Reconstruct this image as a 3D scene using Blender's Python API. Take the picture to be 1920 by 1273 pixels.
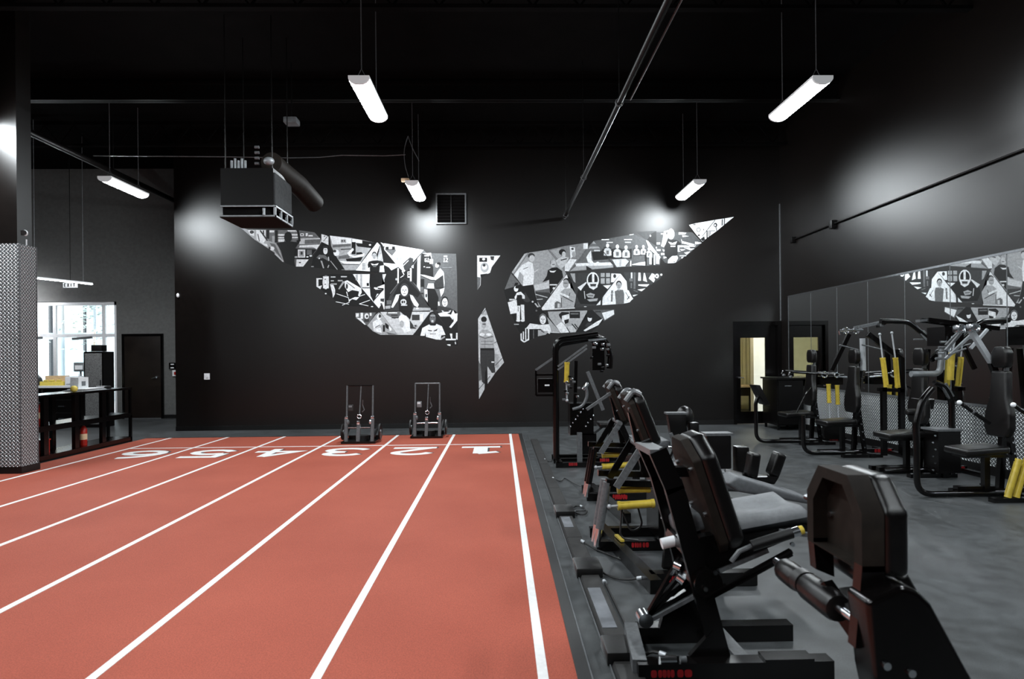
import bpy, bmesh, math, random
from mathutils import Vector, Matrix

random.seed(7)
for o in list(bpy.data.objects):
    bpy.data.objects.remove(o)
SC = bpy.context.scene
COL = SC.collection

# ---------------------------------------------------------------- camera
FPX = 1150.0                      # focal length in pixels of the 1920 px wide frame
YAW, ROLL, EYE = 23.5 / 1150.0, 0.0094, 1.6
CF = Vector((math.sin(YAW), math.cos(YAW), 0))
_r0 = Vector((math.cos(YAW), -math.sin(YAW), 0)); _u0 = Vector((0, 0, 1))
CR = _r0 * math.cos(ROLL) - _u0 * math.sin(ROLL)
CU = _r0 * math.sin(ROLL) + _u0 * math.cos(ROLL)
CC = Vector((0, 0, EYE))
PX0, PY0 = 960.0, 664.8
cam = bpy.data.cameras.new('camera')
cam.sensor_width = 36.0
cam.lens = FPX * 36.0 / 1920.0
cam.shift_y = (PY0 - 636.5) / 1920.0
cam.clip_start = 0.05
cam.dof.use_dof = True
cam.dof.focus_distance = 8.0
cam.dof.aperture_fstop = 2.8
camo = bpy.data.objects.new('camera', cam)
COL.objects.link(camo)
camo.matrix_world = Matrix((
    (CR.x, CU.x, -CF.x, CC.x), (CR.y, CU.y, -CF.y, CC.y),
    (CR.z, CU.z, -CF.z, CC.z), (0, 0, 0, 1)))
SC.camera = camo

# ---------------------------------------------------------------- world, exposure
SC.view_settings.view_transform = 'Standard'
SC.view_settings.look = 'None'
SC.view_settings.exposure = 0.0
SC.view_settings.gamma = 1.0
SC.view_settings.use_curve_mapping = False
W = bpy.data.worlds.new('daylight'); SC.world = W
W.use_nodes = True
_bg = W.node_tree.nodes['Background']
_bg.inputs[0].default_value = (0.86, 0.94, 1.0, 1)
_bg.inputs[1].default_value = 7.0
LAMP_STRENGTH = 185.0              # ceiling light lenses
LAMP_COLOUR = (0.90, 0.965, 1.0)

# ---------------------------------------------------------------- projection helpers (pixel -> real point)
def ray(px, py):
    return CF + CR * ((px - PX0) / FPX) - CU * ((py - PY0) / FPX)
def P(px, py, Y):
    d = ray(px, py); return CC + d * (Y / d.y)
def G(px, py, z=0.0):
    d = ray(px, py); return CC + d * ((z - EYE) / d.z)
def V(*a):
    return Vector(a)

# ---------------------------------------------------------------- materials
def new_mat(name):
    m = bpy.data.materials.new(name); m.use_nodes = True
    nt = m.node_tree
    return m, nt, nt.nodes['Principled BSDF']
def N(nt, kind, **kw):
    n = nt.nodes.new(kind)
    for k, v in kw.items():
        if k in n.inputs: n.inputs[k].default_value = v
        else: setattr(n, k, v)
    return n
def mat(name, col, rough=0.5, metal=0.0, var=0.25, scale=30.0, bump=0.0, bscale=None, spec=0.5, rvar=0.0, detail=3.0):
    m, nt, b = new_mat(name)
    tc = N(nt, 'ShaderNodeTexCoord')
    nz = N(nt, 'ShaderNodeTexNoise', Scale=scale, Detail=detail)
    nt.links.new(tc.outputs['Object'], nz.inputs['Vector'])
    rp = N(nt, 'ShaderNodeValToRGB')
    rp.color_ramp.elements[0].position = 0.3; rp.color_ramp.elements[1].position = 0.7
    lo = [c * (1 - var) for c in col]; hi = [min(1, c * (1 + var)) for c in col]
    rp.color_ramp.elements[0].color = (*lo, 1); rp.color_ramp.elements[1].color = (*hi, 1)
    nt.links.new(nz.outputs['Fac'], rp.inputs['Fac'])
    nt.links.new(rp.outputs['Color'], b.inputs['Base Color'])
    b.inputs['Roughness'].default_value = rough
    b.inputs['Metallic'].default_value = metal
    b.inputs['Specular IOR Level'].default_value = spec
    if rvar:
        mr = N(nt, 'ShaderNodeMapRange')
        mr.inputs[3].default_value = max(0.02, rough - rvar); mr.inputs[4].default_value = min(1, rough + rvar)
        nt.links.new(nz.outputs['Fac'], mr.inputs[0]); nt.links.new(mr.outputs[0], b.inputs['Roughness'])
    if bump:
        n2 = N(nt, 'ShaderNodeTexNoise', Scale=bscale or scale * 4, Detail=2.0)
        nt.links.new(tc.outputs['Object'], n2.inputs['Vector'])
        bp = N(nt, 'ShaderNodeBump', Strength=bump, Distance=0.01)
        nt.links.new(n2.outputs['Fac'], bp.inputs['Height'])
        nt.links.new(bp.outputs['Normal'], b.inputs['Normal'])
    return m
def emit(name, col, strength):
    m, nt, b = new_mat(name)
    b.inputs['Base Color'].default_value = (0.8, 0.8, 0.8, 1)
    b.inputs['Emission Color'].default_value = (*col, 1)
    b.inputs['Emission Strength'].default_value = strength
    return m
def satin(name, col, rough, ior=1.5, var=0.2, scale=40.0, bump=0.0, bscale=300.0):
    """dark satin paint or vinyl: dull body under a soft Beckmann sheen that has no long haze"""
    m, nt, b = new_mat(name)
    out = nt.nodes['Material Output']; nt.nodes.remove(b)
    tc = N(nt, 'ShaderNodeTexCoord'); nz = N(nt, 'ShaderNodeTexNoise', Scale=scale, Detail=3.0)
    nt.links.new(tc.outputs['Object'], nz.inputs['Vector'])
    rp = N(nt, 'ShaderNodeValToRGB'); rp.color_ramp.elements[0].position = 0.3; rp.color_ramp.elements[1].position = 0.7
    rp.color_ramp.elements[0].color = (*[c * (1 - var) for c in col], 1); rp.color_ramp.elements[1].color = (*[c * (1 + var) for c in col], 1)
    nt.links.new(nz.outputs['Fac'], rp.inputs['Fac'])
    d = N(nt, 'ShaderNodeBsdfDiffuse'); g = N(nt, 'ShaderNodeBsdfAnisotropic'); g.distribution = 'BECKMANN'
    g.inputs['Roughness'].default_value = rough; g.inputs['Color'].default_value = (1, 1, 1, 1)
    f = N(nt, 'ShaderNodeFresnel'); f.inputs['IOR'].default_value = ior
    x = N(nt, 'ShaderNodeMixShader')
    nt.links.new(rp.outputs['Color'], d.inputs['Color'])
    nt.links.new(f.outputs[0], x.inputs[0]); nt.links.new(d.outputs[0], x.inputs[1]); nt.links.new(g.outputs[0], x.inputs[2])
    nt.links.new(x.outputs[0], out.inputs[0])
    if bump:
        n2 = N(nt, 'ShaderNodeTexNoise', Scale=bscale, Detail=2.0); nt.links.new(tc.outputs['Object'], n2.inputs['Vector'])
        bp = N(nt, 'ShaderNodeBump', Strength=bump, Distance=0.01); nt.links.new(n2.outputs['Fac'], bp.inputs['Height'])
        for q in (d, g, f): nt.links.new(bp.outputs['Normal'], q.inputs['Normal'])
    return m
M = {}
M['wall'] = satin('black_wall_paint', (0.0052, 0.0040, 0.0036), 0.40, 1.52, 0.12, 14, 0.04, 220)
M['greywall'] = mat('dark_grey_wall_paint', (0.12, 0.12, 0.117), 0.6, var=0.1, scale=14, bump=0.1, bscale=220, spec=0.3)
M['ceiling'] = mat('black_ceiling_paint', (0.003, 0.0026, 0.0026), 0.9, scale=3, spec=0.05)
M['steelblack'] = satin('black_painted_steel', (0.0035, 0.003, 0.0029), 0.45, 1.28)
M['metal'] = satin('black_powder_coat', (0.0022, 0.0018, 0.0018), 0.27, 1.42, 0.2, 60, 0.03, 500)
M['gunmetal'] = mat('worn_grey_steel', (0.105, 0.11, 0.115), 0.38, metal=0.15, scale=40, rvar=0.08)
M['brightsteel'] = mat('bright_steel', (0.42, 0.44, 0.46), 0.35, metal=0.25, var=0.06, scale=25)
M['chrome'] = mat('chrome_steel', (0.72, 0.75, 0.78), 0.18, metal=1.0, var=0.08, scale=25)
M['vinyl'] = satin('black_vinyl', (0.0045, 0.004, 0.004), 0.37, 1.42, 0.2, 50, 0.1, 420)
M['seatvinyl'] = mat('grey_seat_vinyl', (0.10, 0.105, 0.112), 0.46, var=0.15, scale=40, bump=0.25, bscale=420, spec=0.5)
M['foam'] = satin('black_foam', (0.0055, 0.005, 0.005), 0.38, 1.42, 0.2, 80, 0.1, 300)
M['shell'] = mat('black_plastic_shell', (0.012, 0.009, 0.007), 0.65, var=0.25, scale=18, spec=0.12)
M['rubber'] = satin('black_rubber', (0.006, 0.0056, 0.0056), 0.5, 1.4, 0.2, 40, 0.1)
M['yellow'] = mat('yellow_cylinder', (0.46, 0.34, 0.04), 0.3, var=0.12, scale=20)
M['red'] = mat('red_lettering', (0.27, 0.005, 0.008), 0.45, var=0.15)
M['redpaint'] = mat('red_enamel', (0.34, 0.014, 0.008), 0.3, var=0.12)
M['white'] = mat('white_enamel', (0.75, 0.76, 0.78), 0.4, var=0.05)
M['paper'] = mat('white_paper', (0.72, 0.73, 0.74), 0.7, var=0.08)
M['cream'] = mat('cream_card', (0.66, 0.48, 0.30), 0.7, var=0.1)
M['yellowbox'] = mat('yellow_card', (0.70, 0.55, 0.10), 0.6, var=0.1)
M['heaterpanel'] = mat('dull_grey_sheet', (0.030, 0.031, 0.032), 0.85, scale=20, spec=0.1)
M['greypanel'] = mat('grey_fleck_panel', (0.10, 0.10, 0.10), 0.7, var=0.5, scale=60)
M['darkgrey'] = mat('dark_grey_laminate', (0.018, 0.017, 0.0165), 0.5, var=0.25, scale=25)
M['doorbrown'] = satin('dark_brown_door', (0.010, 0.0065, 0.005), 0.45, 1.5, 0.35, 4)
M['yellowwall'] = mat('warm_plaster', (0.72, 0.66, 0.42), 0.8, var=0.06, scale=6)
M['palewall'] = mat('pale_plaster', (0.76, 0.68, 0.58), 0.8, var=0.05, scale=6)
M['facade'] = mat('pale_facade', (0.72, 0.75, 0.78), 0.7, var=0.05, scale=2)
M['facadetint'] = mat('pale_blue_panel', (0.50, 0.66, 0.72), 0.5, var=0.08, scale=2)
M['facadewood'] = mat('pale_wood_panel', (0.68, 0.56, 0.47), 0.6, var=0.1, scale=3)
M['darkframe'] = mat('dark_window_frame', (0.06, 0.06, 0.065), 0.5)
M['outground'] = mat('pale_concrete', (0.5, 0.5, 0.5), 0.9, scale=4)
M['leaf'] = mat('washed_out_leaf', (0.45, 0.52, 0.50), 0.7, var=0.4, scale=9)  # leaf colour paled to look overexposed by daylight
M['galv'] = mat('galvanised_duct', (0.20, 0.212, 0.222), 0.48, metal=0.4, var=0.2, scale=12)
M['line'] = mat('white_track_paint', (0.66, 0.65, 0.64), 0.6, var=0.06, scale=40, bump=0.2, bscale=300)
M['lineshadow'] = mat('black_track_paint', (0.03, 0.028, 0.028), 0.6, var=0.1)
M['tape'] = mat('grey_tape', (0.12, 0.126, 0.138), 0.45, var=0.3, scale=9)
M['lamp'] = emit('lamp_lens', LAMP_COLOUR, LAMP_STRENGTH)
M['lampend'] = emit('glowing_lamp_cap', LAMP_COLOUR, 0.22)  # faint glow put in so end caps and housing look lit
M['strip'] = emit('strip_lamp', (0.95, 0.97, 1.0), 220.0)
M['warmlamp'] = emit('warm_lamp', (1.0, 0.92, 0.66), 15.0)
M['exitface'] = emit('exit_sign_face', (0.85, 0.9, 0.95), 0.55)

def track_mat():
    m, nt, b = new_mat('red_track_rubber')
    tc = N(nt, 'ShaderNodeTexCoord')
    big = N(nt, 'ShaderNodeTexNoise', Scale=0.9, Detail=4.0)
    fine = N(nt, 'ShaderNodeTexNoise', Scale=150.0, Detail=2.0)
    for n in (big, fine): nt.links.new(tc.outputs['Object'], n.inputs['Vector'])
    r1 = N(nt, 'ShaderNodeValToRGB')
    r1.color_ramp.elements[0].position = 0.32; r1.color_ramp.elements[1].position = 0.68
    r1.color_ramp.elements[0].color = (0.275, 0.055, 0.031, 1); r1.color_ramp.elements[1].color = (0.32, 0.069, 0.040, 1)
    r2 = N(nt, 'ShaderNodeValToRGB')
    r2.color_ramp.elements[0].position = 0.3; r2.color_ramp.elements[1].position = 0.7
    r2.color_ramp.elements[0].color = (0.72, 0.72, 0.72, 1); r2.color_ramp.elements[1].color = (1.2, 1.2, 1.2, 1)
    mx = N(nt, 'ShaderNodeMix', data_type='RGBA', blend_type='MULTIPLY'); mx.inputs[0].default_value = 1.0
    nt.links.new(big.outputs['Fac'], r1.inputs['Fac']); nt.links.new(fine.outputs['Fac'], r2.inputs['Fac'])
    nt.links.new(r1.outputs['Color'], mx.inputs[6]); nt.links.new(r2.outputs['Color'], mx.inputs[7])
    nt.links.new(mx.outputs[2], b.inputs['Base Color'])
    b.inputs['Roughness'].default_value = 0.75; b.inputs['Specular IOR Level'].default_value = 0.25
    bp = N(nt, 'ShaderNodeBump', Strength=0.5, Distance=0.004)
    nt.links.new(fine.outputs['Fac'], bp.inputs['Height']); nt.links.new(bp.outputs['Normal'], b.inputs['Normal'])
    return m
M['track'] = track_mat()

def floor_mat():
    m, nt, b = new_mat('dark_rubber_floor')
    tc = N(nt, 'ShaderNodeTexCoord')
    big = N(nt, 'ShaderNodeTexNoise', Scale=1.1, Detail=7.0, Roughness=0.65)
    mid = N(nt, 'ShaderNodeTexNoise', Scale=7.0, Detail=7.0, Roughness=0.65)
    fine = N(nt, 'ShaderNodeTexNoise', Scale=260.0, Detail=1.0)
    for n in (big, mid, fine): nt.links.new(tc.outputs['Object'], n.inputs['Vector'])
    ad = N(nt, 'ShaderNodeMath', operation='ADD')
    nt.links.new(big.outputs['Fac'], ad.inputs[0]); nt.links.new(mid.outputs['Fac'], ad.inputs[1])
    r1 = N(nt, 'ShaderNodeValToRGB')
    r1.color_ramp.elements[0].position = 0.36; r1.color_ramp.elements[1].position = 0.66
    r1.color_ramp.elements[0].color = (0.018, 0.019, 0.0195, 1); r1.color_ramp.elements[1].color = (0.066, 0.071, 0.074, 1)
    hf = N(nt, 'ShaderNodeMath', operation='MULTIPLY'); hf.inputs[1].default_value = 0.5
    nt.links.new(ad.outputs[0], hf.inputs[0]); nt.links.new(hf.outputs[0], r1.inputs['Fac'])
    r2 = N(nt, 'ShaderNodeValToRGB')
    r2.color_ramp.elements[0].position = 0.35; r2.color_ramp.elements[1].position = 0.72
    r2.color_ramp.elements[0].color = (0.6, 0.6, 0.6, 1); r2.color_ramp.elements[1].color = (1.6, 1.6, 1.6, 1)
    nt.links.new(fine.outputs['Fac'], r2.inputs['Fac'])
    mx = N(nt, 'ShaderNodeMix', data_type='RGBA', blend_type='MULTIPLY'); mx.inputs[0].default_value = 1.0
    nt.links.new(r1.outputs['Color'], mx.inputs[6]); nt.links.new(r2.outputs['Color'], mx.inputs[7])
    nt.links.new(mx.outputs[2], b.inputs['Base Color'])
    mr = N(nt, 'ShaderNodeMapRange'); mr.inputs[3].default_value = 0.34; mr.inputs[4].default_value = 0.52
    nt.links.new(mid.outputs['Fac'], mr.inputs[0]); nt.links.new(mr.outputs[0], b.inputs['Roughness'])
    b.inputs['Specular IOR Level'].default_value = 0.45
    bp = N(nt, 'ShaderNodeBump', Strength=0.25, Distance=0.003)
    nt.links.new(fine.outputs['Fac'], bp.inputs['Height']); nt.links.new(bp.outputs['Normal'], b.inputs['Normal'])
    return m
M['floor'] = floor_mat()

def diamond_mat(name, ua, va, cell, col, rough):
    """raised lozenge tread plate: two sets of crossing bars; ua / va pick the object axes"""
    m, nt, b = new_mat(name)
    tc = N(nt, 'ShaderNodeTexCoord'); sp = N(nt, 'ShaderNodeSeparateXYZ')
    nt.links.new(tc.outputs['Object'], sp.inputs[0])
    def mth(op, a, bb=None):
        n = N(nt, 'ShaderNodeMath', operation=op)
        for i, x in enumerate((a, bb)):
            if x is None: continue
            if isinstance(x, (int, float)): n.inputs[i].default_value = x
            else: nt.links.new(x, n.inputs[i])
        return n.outputs[0]
    u = mth('DIVIDE', sp.outputs[ua], cell); v = mth('DIVIDE', sp.outputs[va], cell)
    def lug(off, s):
        du = mth('SUBTRACT', mth('FRACT', mth('ADD', u, off)), 0.5)
        dv = mth('SUBTRACT', mth('FRACT', mth('ADD', v, off)), 0.5)
        a = mth('MULTIPLY', mth('ADD', du, dv), 1.0); c = mth('SUBTRACT', du, dv)
        if s: a, c = c, a
        q = mth('ADD', mth('MULTIPLY', mth('MULTIPLY', a, a), 2.2), mth('MULTIPLY', mth('MULTIPLY', c, c), 22.0))
        n = N(nt, 'ShaderNodeMath', operation='SUBTRACT'); n.use_clamp = True
        n.inputs[0].default_value = 1.0; nt.links.new(q, n.inputs[1]); return n.outputs[0]
    h = mth('MAXIMUM', lug(100.0, 0), lug(100.5, 1))
    rp = N(nt, 'ShaderNodeValToRGB')
    rp.color_ramp.elements[0].position = 0.05; rp.color_ramp.elements[1].position = 0.55
    rp.color_ramp.elements[0].color = (*[c * 0.12 for c in col], 1); rp.color_ramp.elements[1].color = (*col, 1)  # ground between lugs coloured darker, standing in for the contrast of reflections
    nt.links.new(h, rp.inputs['Fac']); nt.links.new(rp.outputs['Color'], b.inputs['Base Color'])
    b.inputs['Metallic'].default_value = 0.4; b.inputs['Roughness'].default_value = rough
    bp = N(nt, 'ShaderNodeBump', Strength=1.0, Distance=0.012)
    nt.links.new(h, bp.inputs['Height']); nt.links.new(bp.outputs['Normal'], b.inputs['Normal'])
    return m
M['plate_xz'] = diamond_mat('tread_plate_front', 0, 2, 0.052, (0.86, 0.89, 0.92), 0.30)
M['plate_yz'] = diamond_mat('tread_plate_side', 1, 2, 0.052, (0.86, 0.89, 0.92), 0.30)

def glass_mat():
    m, nt, b = new_mat('clear_glass')
    out = nt.nodes['Material Output']; nt.nodes.remove(b)
    t = N(nt, 'ShaderNodeBsdfTransparent'); t.inputs[0].default_value = (0.93, 0.96, 0.95, 1)
    g = N(nt, 'ShaderNodeBsdfGlossy'); g.inputs['Roughness'].default_value = 0.02
    f = N(nt, 'ShaderNodeFresnel'); f.inputs['IOR'].default_value = 1.45
    x = N(nt, 'ShaderNodeMixShader')
    nt.links.new(f.outputs[0], x.inputs[0]); nt.links.new(t.outputs[0], x.inputs[1]); nt.links.new(g.outputs[0], x.inputs[2])
    nt.links.new(x.outputs[0], out.inputs[0])
    return m
M['glass'] = glass_mat()
def mirror_mat():
    m, nt, b = new_mat('silvered_mirror')
    b.inputs['Base Color'].default_value = (0.80, 0.82, 0.82, 1)
    b.inputs['Metallic'].default_value = 1.0; b.inputs['Roughness'].default_value = 0.012
    return m
M['mirror'] = mirror_mat()
def print_mat():
    m, nt, b = new_mat('photo_print')
    a = N(nt, 'ShaderNodeVertexColor'); a.layer_name = 'ink'
    tc = N(nt, 'ShaderNodeTexCoord'); nz = N(nt, 'ShaderNodeTexNoise', Scale=22.0, Detail=5.0)
    nt.links.new(tc.outputs['Object'], nz.inputs['Vector'])
    rp = N(nt, 'ShaderNodeValToRGB')
    rp.color_ramp.elements[0].position = 0.3; rp.color_ramp.elements[1].position = 0.65
    rp.color_ramp.elements[0].color = (0.78, 0.78, 0.78, 1); rp.color_ramp.elements[1].color = (1.12, 1.12, 1.12, 1)
    nt.links.new(nz.outputs['Fac'], rp.inputs['Fac'])
    mx = N(nt, 'ShaderNodeMix', data_type='RGBA', blend_type='MULTIPLY'); mx.inputs[0].default_value = 1.0
    nt.links.new(a.outputs['Color'], mx.inputs[6]); nt.links.new(rp.outputs['Color'], mx.inputs[7])
    nt.links.new(mx.outputs[2], b.inputs['Base Color'])
    b.inputs['Roughness'].default_value = 0.5; b.inputs['Specular IOR Level'].default_value = 0.35
    return m
M['print'] = print_mat()

# ---------------------------------------------------------------- mesh builder
def rot_to(d, up=Vector((0, 0, 1))):
    z = d.normalized(); x = up.cross(z)
    if x.length < 1e-4: x = Vector((1, 0, 0)).cross(z)
    if x.length < 1e-4: x = Vector((0, 1, 0)).cross(z)
    x.normalize(); y = z.cross(x)
    return x, y, z
class MB:
    def __init__(s): s.v = []; s.f = []
    def add(s, vs, fs):
        k = len(s.v); s.v += [Vector(a) for a in vs]; s.f += [[k + i for i in f] for f in fs]; return s
    def box(s, c, d, R=None):
        c = Vector(c); hx, hy, hz = d[0] / 2, d[1] / 2, d[2] / 2
        vs = [Vector((x * hx, y * hy, z * hz)) for z in (-1, 1) for y in (-1, 1) for x in (-1, 1)]
        if R is not None: vs = [R @ a for a in vs]
        return s.add([c + a for a in vs], [(0, 2, 3, 1), (4, 5, 7, 6), (0, 1, 5, 4), (2, 6, 7, 3), (0, 4, 6, 2), (1, 3, 7, 5)])
    def span(s, a, b):
        return s.box([(a[i] + b[i]) / 2 for i in range(3)], [abs(b[i] - a[i]) for i in range(3)])
    def beam(s, p, q, w, h, up=(0, 0, 1)):
        p, q = Vector(p), Vector(q); x, y, z = rot_to(q - p, Vector(up))
        vs = []
        for e in (p, q):
            for sx, sy in ((-1, -1), (1, -1), (1, 1), (-1, 1)): vs.append(e + x * (sx * w / 2) + y * (sy * h / 2))
        return s.add(vs, [(3, 2, 1, 0), (4, 5, 6, 7), (0, 1, 5, 4), (1, 2, 6, 5), (2, 3, 7, 6), (3, 0, 4, 7)])
    def path(s, pts, w, h, up=(0, 1, 0)):
        for a, b in zip(pts[:-1], pts[1:]): s.beam(a, b, w, h, up)
        return s
    def tube(s, pts, r, n=10, cap=True):
        pts = [Vector(p) for p in pts]; m = len(pts)
        rs = r if isinstance(r, (list, tuple)) else [r] * m
        t = [(pts[min(i + 1, m - 1)] - pts[max(i - 1, 0)]).normalized() for i in range(m)]
        x, y, _ = rot_to(t[0]); k = len(s.v)
        for i in range(m):
            if i:
                q = t[i - 1].rotation_difference(t[i]); x = q @ x; y = q @ y
            for j in range(n):
                a = 2 * math.pi * j / n
                s.v.append(pts[i] + (x * math.cos(a) + y * math.sin(a)) * rs[i])
        for i in range(m - 1):
            for j in range(n):
                j2 = (j + 1) % n
                s.f.append([k + i * n + j, k + i * n + j2, k + (i + 1) * n + j2, k + (i + 1) * n + j])
        if cap:
            s.f.append([k + j for j in range(n)][::-1]); s.f.append([k + (m - 1) * n + j for j in range(n)])
        return s
    def cyl(s, p, q, r, n=14): return s.tube([p, q], r, n)
    def foam(s, p, q, r, n=16):
        p, q = Vector(p), Vector(q); L = (q - p).length; e = min(r * 0.5, L * 0.2); d = (q - p) / L
        return s.tube([p, p + d * e * 0.3, p + d * e, q - d * e, q - d * e * 0.3, q], [r * 0.6, r * 0.88, r, r, r * 0.88, r * 0.6], n)
    def ball(s, c, r, n=14, m=9):
        c = Vector(c); rx, ry, rz = r if isinstance(r, (list, tuple)) else (r, r, r); k = len(s.v)
        for i in range(m + 1):
            th = math.pi * i / m
            for j in range(n):
                a = 2 * math.pi * j / n
                s.v.append(c + Vector((rx * math.sin(th) * math.cos(a), ry * math.sin(th) * math.sin(a), rz * math.cos(th))))
        for i in range(m):
            for j in range(n):
                j2 = (j + 1) % n
                s.f.append([k + i * n + j, k + (i + 1) * n + j, k + (i + 1) * n + j2, k + i * n + j2])
        return s
    def prism(s, poly, off):
        """closed polygon of 3-D points pushed along the vector off"""
        poly = [Vector(p) for p in poly]; off = Vector(off); n = len(poly)
        nrm = Vector((0, 0, 0))
        for i in range(n): nrm += poly[i].cross(poly[(i + 1) % n])
        if nrm.dot(off) > 0: poly = poly[::-1]
        return s.add(poly + [p + off for p in poly],
                     [list(range(n)), [n + i for i in range(n)][::-1]] + [[i, n + i, n + (i + 1) % n, (i + 1) % n] for i in range(n)])
    def slabx(s, xz, y0, y1): return s.prism([(x, y0, z) for x, z in xz], (0, y1 - y0, 0))
    def soft(s, src, bev, seg=3):
        """bevelled copy of what src holds: cushions and pads"""
        bm = bmesh.new(); vs = [bm.verts.new(a) for a in src.v]
        for f in src.f: bm.faces.new([vs[i] for i in f])
        bmesh.ops.recalc_face_normals(bm, faces=bm.faces)
        bmesh.ops.bevel(bm, geom=list(bm.edges), offset=bev, segments=seg, affect='EDGES', profile=0.6)
        bm.verts.index_update()
        s.add([a.co.copy() for a in bm.verts], [[a.index for a in f.verts] for f in bm.faces]); bm.free()
        return s
    def pad(s, c, d, R=None, bev=0.02, seg=3): return s.soft(MB().box(c, d, R), bev, seg)
    def build(s, name, m, parent=None, loc=None, smooth=38, kind=None, label=None):
        org = Vector(loc) if loc is not None else (Vector(parent['_o']) if parent is not None else Vector((0, 0, 0)))
        me = bpy.data.meshes.new(name)
        me.from_pydata([tuple(a - org) for a in s.v], [], s.f); me.update()
        me.materials.append(M[m] if isinstance(m, str) else m)
        if smooth:
            me.polygons.foreach_set('use_smooth', [True] * len(me.polygons))
            me.set_sharp_from_angle(angle=math.radians(smooth))
        o = bpy.data.objects.new(name, me); COL.objects.link(o)
        o['_o'] = tuple(org)
        if parent is not None: o.parent = parent
        else: o.location = org
        if kind: o['kind'] = kind
        if label: o['label'] = label
        return o
def fillet(pts, r, n=5):
    pts = [Vector(p) for p in pts]; out = [pts[0]]
    for a, b, c in zip(pts[:-2], pts[1:-1], pts[2:]):
        u, w = (a - b), (c - b); rr = min(r, u.length * 0.48, w.length * 0.48)
        p, q = b + u.normalized() * rr, b + w.normalized() * rr
        for i in range(n + 1):
            t = i / n; out.append(p * (1 - t) ** 2 + b * (2 * t * (1 - t)) + q * t * t)
    out.append(pts[-1]); return out
def thing(name, label, cat, loc, group=None):
    o = bpy.data.objects.new(name, None); COL.objects.link(o)
    o.empty_display_size = 0.1
    o.location = loc; o['_o'] = tuple(loc)
    o['label'] = label; o['category'] = cat
    if group: o['group'] = group
    return o
def tag(o, label, cat, group=None):
    o['label'] = label; o['category'] = cat
    if group: o['group'] = group
    return o
def struct(name, mb, m, parent=None, smooth=38):
    return mb.build(name, m, parent, smooth=smooth, kind='structure' if parent is None else None)
# ================================================================ THE SETTING
YW = 13.55; XW = 6.28; YL = 16.4; XE = -7.08; ZC = 6.6
struct('floor', MB().span((-17.2, -8.2, -0.12), (8.6, 17.6, 0.0)), 'floor', smooth=0)
ceil = struct('ceiling', MB().span((-17.2, -8.2, ZC), (8.6, 17.6, ZC + 0.15)), 'ceiling', smooth=0)
for y in (-5.0, -2.4, 0.2, 2.8, 5.4, 8.0, 13.2):
    mb = MB(); mb.span((-17, y - 0.06, ZC - 0.06), (XW, y + 0.06, ZC)); mb.span((-17, y - 0.05, ZC - 0.5), (XW, y + 0.05, ZC - 0.45))
    for k in range(38):
        x = -16.9 + k * 0.61
        mb.beam((x, y, ZC - 0.06), (x + 0.3, y, ZC - 0.46), 0.025, 0.025); mb.beam((x + 0.3, y, ZC - 0.46), (x + 0.6, y, ZC - 0.06), 0.025, 0.025)
    mb.build('ceiling_joist', 'ceiling', ceil, smooth=0)
mb = MB(); mb.span((-12, 11.1, 6.22), (XW, 11.25, 6.26)); mb.span((-12, 11.1, 6.52), (XW, 11.25, 6.56)); mb.span((-12, 11.16, 6.22), (XW, 11.19, 6.56))
mb.build('ceiling_girder', 'steelblack', ceil, smooth=0)

mb = MB()                                         # back wall with the door opening
mb.span((XE, YW, 0), (5.22, YW + 0.2, ZC)); mb.span((6.25, YW, 0), (XW + 0.2, YW + 0.2, ZC)); mb.span((5.22, YW, 2.27), (6.25, YW + 0.2, ZC))
struct('wall_back', mb, 'wall', smooth=0)
struct('wall_right', MB().span((XW, -8.0, 0), (XW + 0.2, YW, ZC)), 'wall', smooth=0)
struct('wall_front', MB().span((-17, -8.2, 0), (XW + 0.2, -8.0, ZC)), 'wall', smooth=0)
struct('wall_left', MB().span((-17.2, -8.2, 0), (-17.0, YL + 0.2, ZC)), 'wall', smooth=0)
struct('wall_return', MB().span((XE, YW + 0.2, 0), (XE + 0.2, YL + 0.2, ZC)), 'wall', smooth=0)
WX0, WX1, WZ = -14.2, -10.1, 3.1
mb = MB(); mb.span((-17, YL, 0), (WX0, YL + 0.2, ZC)); mb.span((WX1, YL, 0), (XE, YL + 0.2, ZC)); mb.span((WX0, YL, WZ), (WX1, YL + 0.2, ZC))
struct('wall_left_back', mb, 'greywall', smooth=0)
bb = struct('baseboard_back', MB().span((XE, YW - 0.015, 0), (5.2, YW, 0.10)), 'rubber', smooth=0)
struct('baseboard_left', MB().span((WX1 + 0.02, YL - 0.012, 0), (XE, YL, 0.10)), 'rubber', smooth=0)
struct('trim_1', MB().span((XW - 0.02, YW - 0.02, 2.3), (XW, YW, 4.9)), 'gunmetal', smooth=0)

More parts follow.
